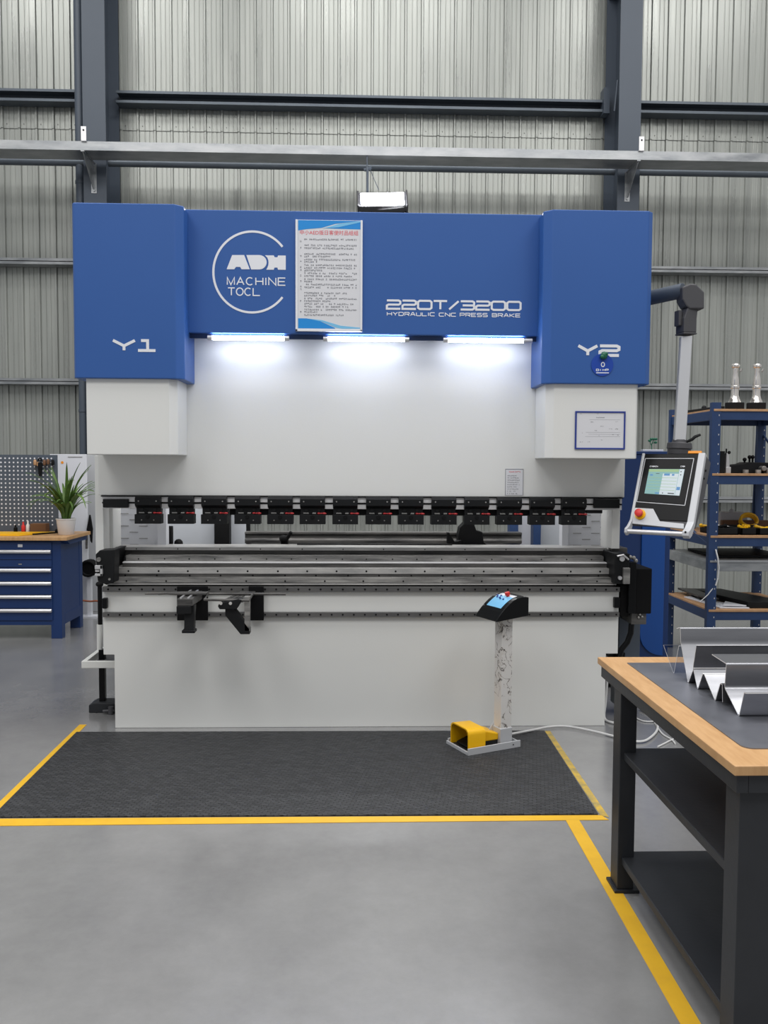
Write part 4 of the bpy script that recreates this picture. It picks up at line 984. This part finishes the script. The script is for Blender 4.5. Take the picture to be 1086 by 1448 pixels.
# ================================================================== PEDAL CONSOLE
o0 = fl(662, 1069, .008); o1 = fl(736, 1056, .008); ang = math.atan2(o1[1]-o0[1], o1[0]-o0[0]); L = math.hypot(o1[0]-o0[0], o1[1]-o0[1])
PM = Matrix.Translation((o0[0], o0[1], .008)) @ Matrix.Rotation(ang, 4, 'Z')
st = empty('pedal_console', (o0[0], o0[1], .008), ang, 'white scuffed post on floor frame carrying black button console', 'control console')
D = .235
e = MB(PM)
e.box(0, L, 0, .008, 0, .038); e.box(0, .01, .008, D, 0, .018); e.box(L-.008, L, .008, D, 0, .03); e.box(L*.62, L-.008, .008, D, 0, .006); e.box(0.01, L-.01, D-.008, D, 0, .03)
e.disc((L-.05, 0, .02), (0,-1,0), .004, .002, 10, 1); e.build('floor_frame', ['silver', 'blackm'], st, .002)
# post
PXc, PYc, hs = .274, .07, .036
ZP = .757
e = MB(PM); e.box(PXc-hs, PXc+hs, PYc-hs, PYc+hs, .006, ZP); e.build('post', 'scuff', st, .004)
e = MB(PM); e.box(PXc-hs-.006, PXc+hs+.002, PYc-hs-.006, PYc+hs+.006, .004, .11); e.prism([(PXc-.13, .006), (PXc-hs, .006), (PXc-hs, .13)], 'y', PYc+hs, PYc+hs+.006); e.build('post_socket', 'silver', st, .003)
# console box: curved profile along x
CZ = ZP-.01; cl0 = .153; cl1 = .368; ch = .12
pf = [(cl0, CZ-.012), (cl1, CZ+.008), (cl1, CZ+.112), (cl1-.04, CZ+.116)]+[(cl1-.04-(cl1-.04-cl0)*s, CZ+.116-.118*(s**1.9)) for s in (.2, .35, .5, .65, .8, .92)]+[(cl0, CZ-.004)]
CY0, CY1 = -.035, .175
e = MB(PM); e.prism(pf, 'y', CY0, CY1); con = e.build('console', 'blackpl', st, .003)
def top_z(x):
    if x >= cl1-.04: return CZ+.116-.004*(x-cl1+.04)/.04
    s = (cl1-.04-x)/(cl1-.04-cl0); return CZ+.116-.118*(s**1.9)
e = MB(PM); n = 8; xs = [cl0+.05+(.11)*i/n for i in range(n+1)]
for a, c in zip(xs, xs[1:]):
    va = [e.v((a, CY0+.034, top_z(a)+.0015)), e.v((c, CY0+.034, top_z(c)+.0015)), e.v((c, CY1-.034, top_z(c)+.0015)), e.v((a, CY1-.034, top_z(a)+.0015))]; e.f(va, 0 if a < cl0+.12 else 1)
e.build('label_plate', ['label_blue', 'paper'], con)
e = MB(PM)
for i, (px, py) in enumerate(((.262, .12), (.275, .135), (.262, .095), (.278, .105), (.255, .05), (.255, .08))): z = top_z(px); e.disc((px, py, z+.001), (-.3, 0, 1), .0055, .006, 12)
e.build('push_button', 'frameb', con)
e = MB(PM); z = top_z(.29); e.tube([(.29, .055, z), (.288, .055, z+.008), (.287, .055, z+.01), (.283, .055, z+.024)], [.009, .009, .015, .014], 16); e.build('stop_button', 'red', con)
e = MB(PM)
for px, py in ((.2, CY1-.012), (.345, CY1-.012), (.345, CY0+.012)): e.disc((px, py, top_z(px)), (0,0,1), .004, .002, 8)
e.build('screw', 'alu', con)
# foot pedal
fp = empty('foot_pedal', (PM @ Vector((.07, .12, .004))).to_tuple(), ang, 'yellow hooded foot pedal sitting in white floor frame on mat', 'foot pedal')
e = MB(PM); w0, w1 = .018, .208; hgt = .125; t = .008
def arch(w0, w1, h): return [(w0, 0)]+[(w0, h-.03)]+[(w0+.03-.03*math.cos(R(a)), h-.03+.03*math.sin(R(a))) for a in (30, 60, 90)]+[(w1-.03+.03*math.sin(R(a)), h-.03+.03*math.cos(R(a))) for a in (0, 30, 60)]+[(w1, h-.03), (w1, 0)]
outp = arch(w0, w1, hgt); inp = arch(w0+t, w1-t, hgt-t)
zb = .012
A = [e.v((.012, p[0], p[1]+zb)) for p in outp]; B = [e.v((.125, p[0], p[1]*.96+zb)) for p in outp]; C = [e.v((.012, p[0], p[1]+zb)) for p in inp]; Dd = [e.v((.12, p[0], p[1]*.96+zb)) for p in inp]
n = len(outp)
for i in range(n-1):
    e.f([A[i], A[i+1], B[i+1], B[i]], 0, True); e.f([C[i], Dd[i], Dd[i+1], C[i+1]], 0, True); e.f([A[i], C[i], C[i+1], A[i+1]])
e.f(B); e.f(Dd[::-1]); e.f([A[0], B[0], Dd[0], C[0]]); e.f([A[-1], C[-1], Dd[-1], B[-1]])
e.build('guard_hood', 'yelpl', fp, .001)
e = MB(PM); e.prism([(.118, .032+zb), (.235, .032+zb), (.235, .068+zb), (.15, .092+zb), (.118, .095+zb)], 'y', .05, .185); e.build('switch_housing', 'yelpl', fp, .006)
e = MB(PM); e.box(.118, .232, .055, .18, .006, .044); e.box(.0125, .12, .03, .2, .006, .012); e.build('base', 'rubber', fp, .003)
e = MB(PM); e.prism([(.03, .02), (.11, .045), (.11, .055), (.03, .03)], 'y', .06, .17); e.build('treadle', 'blackpl', fp, .002)
e = MB(PM); e.tube([(.235, .14, .05), (.29, .135, .045), (.34, .13, .04), (.37, .13, .03)], [.02, .02, .017, .008], 12); e.build('cable_gland', 'rubber', fp)
g0 = PM @ Vector((.365, .13, .032))
e = MB(); pts = [g0]+[Vector((*fl(u, v, .012), .012)) for u, v in ((755, 1032), (775, 1028), (800, 1027), (830, 1032), (868, 1041), (895, 1048), (915, 1046), (930, 1030), (922, 1012), (905, 1002))]
def smooth(P, n=6):
    out = []
    for i in range(len(P)-1):
        a, b_, c, d = P[max(i-1, 0)], P[i], P[i+1], P[min(i+2, len(P)-1)]
        for k in range(n):
            t = k/n; out.append(.5*((2*b_)+(c-a)*t+(2*a-5*b_+4*c-d)*t*t+(3*b_-a-3*c+d)*t**3))
    return out+[P[-1]]
e.tube(smooth(pts), .007, 8); tag(e.build('pedal_cable', 'cable'), 'white cable running across the floor from the foot pedal', 'cable')
def cable(pts, label, z=.006, r=.005, m='cable', group='loose cables on the floor'):
    e = MB(); e.tube(smooth([Vector((*fl(u, v, z), z)) for u, v in pts]), r, 8); tag(e.build('floor_cable', m), label, 'cable', group)
cable([(897, 1014), (912, 1020), (936, 1018), (960, 1006)], 'thin white cable lying across floor under the bench')
cable([(926, 1022), (936, 1037), (950, 1046), (955, 1052)], 'short curved white cable on floor close to the middle shelf')
cable([(930, 1056), (944, 1049), (958, 1040), (950, 1028)], 'pale looped cable end on floor behind bench')
e = MB(); e.tube(smooth([Vector((1.60, 5.35, .46)), Vector((1.60, 5.28, .30)), Vector((1.585, 5.25, .12)), Vector((1.57, 5.22, .02)), Vector((1.60, 5.15, .01)), Vector((1.7, 5.1, .01))]), .008, 8); tag(e.build('hanging_cable', 'cable'), 'white cable hanging beside lower corner of press brake', 'cable')

# ================================================================== LEFT TOOL CABINET
CX1, CY0_, CY1_ = -2.69, 7.80, 8.40
CX0 = -4.3
tc = empty('tool_cabinet', (-3.5, 8.1, 0), 0, 'blue drawer workbench with wooden top and pegboard behind it', 'tool cabinet')
zc = lambda v: zz(v, CY0_, 40)
bx('body', 'navy', CX0, CX1, CY0_, CY1_, .13, zc(765), tc, .004)
bx('worktop', 'wood', CX0-.05, CX1+.075, CY0_-.06, CY1_+.04, .905, .937, tc, .003)
e = MB(); e.prism([(CY0_+.02, .905), (CY1_+.0, .905), (CY1_, .86), (CY0_+.1, .86)], 'x', CX1, CX1+.05); e.build('top_bracket', 'navy', tc, .002)
for x, y in ((CX1-.095, CY0_-.004), (CX1-.095, CY1_-.09), (CX0, CY0_-.004), (CX0, CY1_-.09)):
    bx('leg', 'navy', x, x+.098, y, y+.09, 0, .88, tc, .003)
bx('side_rail', 'navy', CX1-.01, CX1+.004, CY0_+.08, CY1_-.08, .12, .22, tc, .002)
dzs = [(766.5, 801.5, 780), (803, 821.5, 806.5), (822.5, 840.5, 825), (841.5, 859.5, 844), (860.5, 877, 863.3)]
xr = xx(74, CY0_, 800)
for i, (va, vb, vh) in enumerate(dzs):
    e = MB(); e.box(CX0+.1, xr, CY0_-.014, CY0_+.01, zc(vb), zc(va)); d = e.build('drawer', 'navy', tc, .002)
    e = MB(); zh = zc(vh); e.prism([(CY0_-.014, zh+.016), (CY0_-.03, zh+.018), (CY0_-.042, zh+.004), (CY0_-.036, zh-.012), (CY0_-.014, zh-.014)], 'x', CX0+.12, xr-.004); e.build('handle', 'alu', d, .002)
    if i == 0:
        e = MB(); x = xx(29, CY0_, 772); e.box(x-.018, x+.024, CY0_-.016, CY0_-.013, zc(773.5), zc(769.5)); e.build('label_holder', 'paper', d)
        e = MB(); e.box(x-.016, x+.014, CY0_-.016, CY0_-.013, zc(798.3), zc(796.8)); e.build('lock', 'steelmd', d)
        e = MB(); e.box(CX0+.1, xr, CY0_-.0148, CY0_-.013, zc(791.6), zc(791)); e.build('seam', 'blackm', d)
bx('bottom_rail', 'navy', CX0, xr, CY0_-.006, CY0_+.02, .125, zc(878.5), tc, .002)
# pegboard
pg = MB(); PX0, PX1, PY, PZ0, PZ1 = -4.3, -2.92, 8.40, .94, 1.686
pg.box(PX0, PX1, PY, PY+.025, PZ0, PZ1)
ux = 0
for i in range(24):
    for j in range(17):
        x = PX1-.052-i*.0405; z = PZ1-.035-j*.0405
        pg.disc((x, PY, z), (0,-1,0), .0085, .0008, 8, 1)
tag(pg.build('pegboard', ['column', 'whiteboard'], None, .003), 'dark grey perforated pegboard standing behind the drawer workbench', 'pegboard')
# tools hung on the board
def screwdriver(u, v0, v1, mh, lab_):
    Y = PY-.02; x, zt = at(u, v0, Y); zb = at(u, v1, Y)[1]; r = empty('screwdriver', (x, Y, zb), 0, lab_, 'screwdriver', 'screwdrivers hanging on the pegboard')
    e = MB(); e.lathe([(.006,0),(.014,.005),(.016,.03),(.013,.05),(.009,.055)], (x, Y, zt-.055), 12); e.build('handle', mh, r)
    e = MB(); e.cyl((x, Y, zb), (x, Y, zt-.05), .005, n=8); e.build('shaft', 'steeldk', r)
    e = MB(); e.box(x-.006, x+.006, Y, PY, zt-.06, zt-.052); e.build('peg', 'alu', r)
screwdriver(49.5, 650, 665, 'ply', 'wooden handled screwdriver hanging first in the pegboard row')
screwdriver(62.8, 650, 667, 'brown', 'brown handled screwdriver hanging next to the black pliers')
screwdriver(68, 649, 669, 'brown', 'dark handled longer screwdriver hanging past the brown one')
screwdriver(74.5, 650, 664, 'blackm', 'short black screwdriver hanging closest to pegboard edge')
Y = PY-.02; x, zt = at(56.3, 648, Y); zb = at(56.3, 673, Y)[1]
r = empty('pliers', (x, Y, zb), 0, 'long black pliers hanging on the pegboard', 'pliers')
e = MB(); e.tube([(x-.018, Y, zt-.03), (x-.012, Y, zt-.005), (x, Y, zt), (x+.012, Y, zt-.005), (x+.018, Y, zt-.03)], .007, 8); e.prism([(x-.022, zt-.04), (x+.022, zt-.04), (x+.012, zb), (x-.012, zb)], 'y', Y-.008, Y+.008); e.build('jaws', 'blackm', r, .003)
e = MB(); e.tube([(x-.018, Y, zt-.035), (x-.022, Y, zt-.075)], .009, 8); e.build('grip', 'ply', r)
e = MB(); e.box(x-.006, x+.006, Y, PY, zt-.012, zt-.004); e.build('peg', 'alu', r)
# things on the worktop
WZ = .937
thing1('yellow_folder', 'yellow folder lying open on the wooden drawer workbench', 'folder', lambda e: (e.prism([(-3.6, 7.86), (-3.08, 7.84), (-2.86, 8.22), (-3.6, 8.2)], 'z', WZ, WZ+.012), e.prism([(-3.5, 7.9), (-3.15, 7.88), (-3.0, 8.1), (-3.5, 8.1)], 'z', WZ+.012, WZ+.018)), 'yelpl')
thing1('black_ruler', 'thin black bar tool lying next to the plant pot', 'tool', lambda e: (e.prism([(-3.02, 7.98), (-2.99, 7.96), (-2.83, 8.22), (-2.86, 8.24)], 'z', WZ, WZ+.012), e.ball((-2.86, 8.2, WZ+.02), .02)), 'blackm')
def bottle(u, m, lab_, h):
    x = xx(u, 8.3, 745); e = MB(); e.lathe([(.016,0),(.018,.005),(.018,h*.6),(.008,h*.75),(.008,h)], (x, 8.3, WZ), 12); tag(e.build('tool_bottle', m), lab_, 'bottle', 'small bottles behind the yellow folder')
bottle(33, 'red', 'small red bottle standing behind the yellow folder', .1)
bottle(39.5, 'potw', 'small white bottle standing behind the yellow folder', .11)
bottle(22, 'blackm', 'small black bottle standing behind the yellow folder', .07)
thing1('parts_tray', 'low brown parts tray against the bottom of pegboard', 'tray', lambda e: (e.box(-3.14, -2.99, 8.27, 8.37, WZ, WZ+.085),), 'brown')
# potted plant
px, py = xx(93.5, 8.02, 745), 8.02
pl = empty('potted_plant', (px, py, WZ), 0, 'green leafy plant in white pot on the wooden workbench', 'potted plant')
e = MB(); e.lathe([(.066,0),(.070,.004),(.086,.14),(.091,.143),(.091,.153),(.083,.153),(.078,.13),(.06,.13)], (px, py, WZ), 32); e.build('pot', 'potw', pl)
e = MB(); e.lathe([(.08,.125),(.04,.132),(.001,.134)], (px, py, WZ), 20); e.build('soil', 'soil', pl)
e = MB(); rnd = random.Random(3)
for k in range(64):
    az = rnd.uniform(0, 2*math.pi); ln = rnd.uniform(.3, .62); lean = rnd.uniform(.1, .85); w = rnd.uniform(.008, .014)
    p = Vector((px+.04*math.cos(az)*rnd.random(), py+.04*math.sin(az)*rnd.random(), WZ+.13)); th = lean*.35; n = 9; prev = None
    side = Vector((-math.sin(az), math.cos(az), 0))
    bend = rnd.uniform(.9, 2.1)*lean+.15
    for i in range(n+1):
        t = i/n; d = Vector((math.cos(az)*math.sin(th), math.sin(az)*math.sin(th), math.cos(th)))
        ww = w*(.35+1.0*math.sin(math.pi*min(1, .12+t*.88)))*(.55 if i == 0 else 1) if i < n else .001
        nrm = side.cross(d)
        row = [e.v(p-side*ww), e.v(p+nrm*-.004), e.v(p+side*ww)]
        if prev:
            e.f([prev[0], prev[1], row[1], row[0]], 0, True); e.f([prev[1], prev[2], row[2], row[1]], 0, True)
        prev = row; p = p+d*(ln/n); th += bend/n*(1+1.6*t)
e.build('foliage', 'leafm', pl)
# white boards behind
wbd = empty('white_board', (-3.01, 9.015, 0), 0, 'white panel standing on floor behind plant and pegboard', 'panel')
bx('panel', 'whiteboard', -3.2, -2.82, 9.0, 9.03, 0, 1.70, wbd, .003)
q = at(88, 654, 8.998); e = MB(); e.disc((q[0], 9.0, q[1]), (0,-1,0), .014, .003, 14); e.build('sticker_dot', 'orange', wbd)
e = MB(); a = at(96, 646, 9.0); e.box(a[0], a[0]+.15, 8.996, 9.0, a[1]-.004, a[1]+.003); e.build('hook_rail', 'steelmd', wbd)
thing1('grey_door_panel', 'narrow pale grey panel standing between white panel and press brake', 'panel', lambda e: (e.box(-2.90, -2.74, 9.25, 9.28, 0, 1.70),), 'silver')
t = empty('bar_clamp', (xx(126.5, 8.95, 740), 8.96, .75), 0, 'black bar clamp hanging in front of the white panel', 'clamp')
e = MB(); Yk = 8.965; P = lambda u, v: at(u, v, Yk)
e.prism([P(126, 728), P(127.2, 728), P(130.5, 748), P(129.5, 768), P(127.5, 765), P(126, 752), P(122, 750)], 'y', Yk, Yk+.03); e.build('jaw', 'blackm', t, .003)
e = MB(); e.tube([(P(122.5, 752)[0], Yk, P(122, 752)[1]), (P(122.5, 776)[0], Yk, P(122, 776)[1])], .012, 8); e.build('bar', 'steeldk', t)
t = empty('hose_reel', (xx(127, 8.9, 803), 8.9, 0), 0, 'dark hose reel standing on floor behind the blue cabinet', 'hose reel')
c = at(127, 803, 8.9)
e = MB()
for k in range(4): e.tube([(c[0]+.075*math.cos(a*math.pi/8), 8.84+.03*k, c[1]+.075*math.sin(a*math.pi/8)) for a in range(17)], .016, 8)
e.cyl((c[0], 8.84, c[1]), (c[0], 8.94, c[1]), .06, n=16); e.build('reel', 'blackm', t)
e = MB(); e.box(c[0]-.02, c[0]+.02, 8.86, 8.92, 0, c[1]-.05); e.box(c[0]-.09, c[0]+.09, 8.82, 8.96, 0, .02); e.build('stand', 'whiteboard', t)
e = MB(); zc_ = .02; e.tube(smooth([Vector((xx(112, 8.7, 852), 8.75, .2)), Vector((xx(125, 8.7), 8.72, .195)), Vector((xx(136, 8.7), 8.7, .2)), Vector((xx(150, 8.7), 8.7, .15)), Vector((xx(160, 8.7), 8.7, .02))]), .009, 8); tag(e.build('air_hose', 'copper'), 'copper coloured air hose running behind the support rod', 'hose')

# ================================================================== LIGHT
wd = bpy.data.worlds.new('hall_light'); S.world = wd; wd.use_nodes = True
bg = wd.node_tree.nodes['Background']; bg.inputs['Color'].default_value = (.965, .98, 1, 1); bg.inputs['Strength'].default_value = .36
def area(name, loc, tgt, sx, sy, power, col=(1, .985, .96)):
    l = bpy.data.lights.new(name, 'AREA'); l.shape = 'RECTANGLE'; l.size = sx; l.size_y = sy; l.energy = power; l.color = col
    o = bpy.data.objects.new(name, l); COL.objects.link(o); o.location = loc
    d = Vector(tgt)-Vector(loc); o.rotation_euler = d.to_track_quat('-Z', 'Y').to_euler(); return o
for x in (-4.5, 0.3, 5.1):
    area('roof_light', (x, -1.2, 8.6), (x, -.8, 0), 3.6, 3.2, 200)
    area('roof_light', (x, 3.0, 8.8), (x, 3.0, 0), 3.6, 2.4, 105)
    area('roof_light', (x, 5.8, 9.6), (x, 6.0, 0), 3.6, 1.8, 165)
area('added_throat_fill', (0, 5.42, 1.75), (0, 6.0, 1.45), 2.9, .06, 18)  # unseen fill added inside the machine to brighten the throat panels
area('flood_beam', (fx, 9.32, 4.42), (fx, 7.6, 2.6), .45, .15, 40, (.95, .97, 1))

vs = S.view_settings; vs.view_transform = 'Standard'; vs.look = 'None'; vs.exposure = 0.12; vs.gamma = 1.0; vs.use_curve_mapping = False
S.cycles.use_denoising = True
try: S.cycles.denoiser = 'OPENIMAGEDENOISE'
except Exception: pass
S.cycles.max_bounces = 8; S.cycles.caustics_reflective = False; S.cycles.caustics_refractive = False; S.cycles.sample_clamp_indirect = 4.0
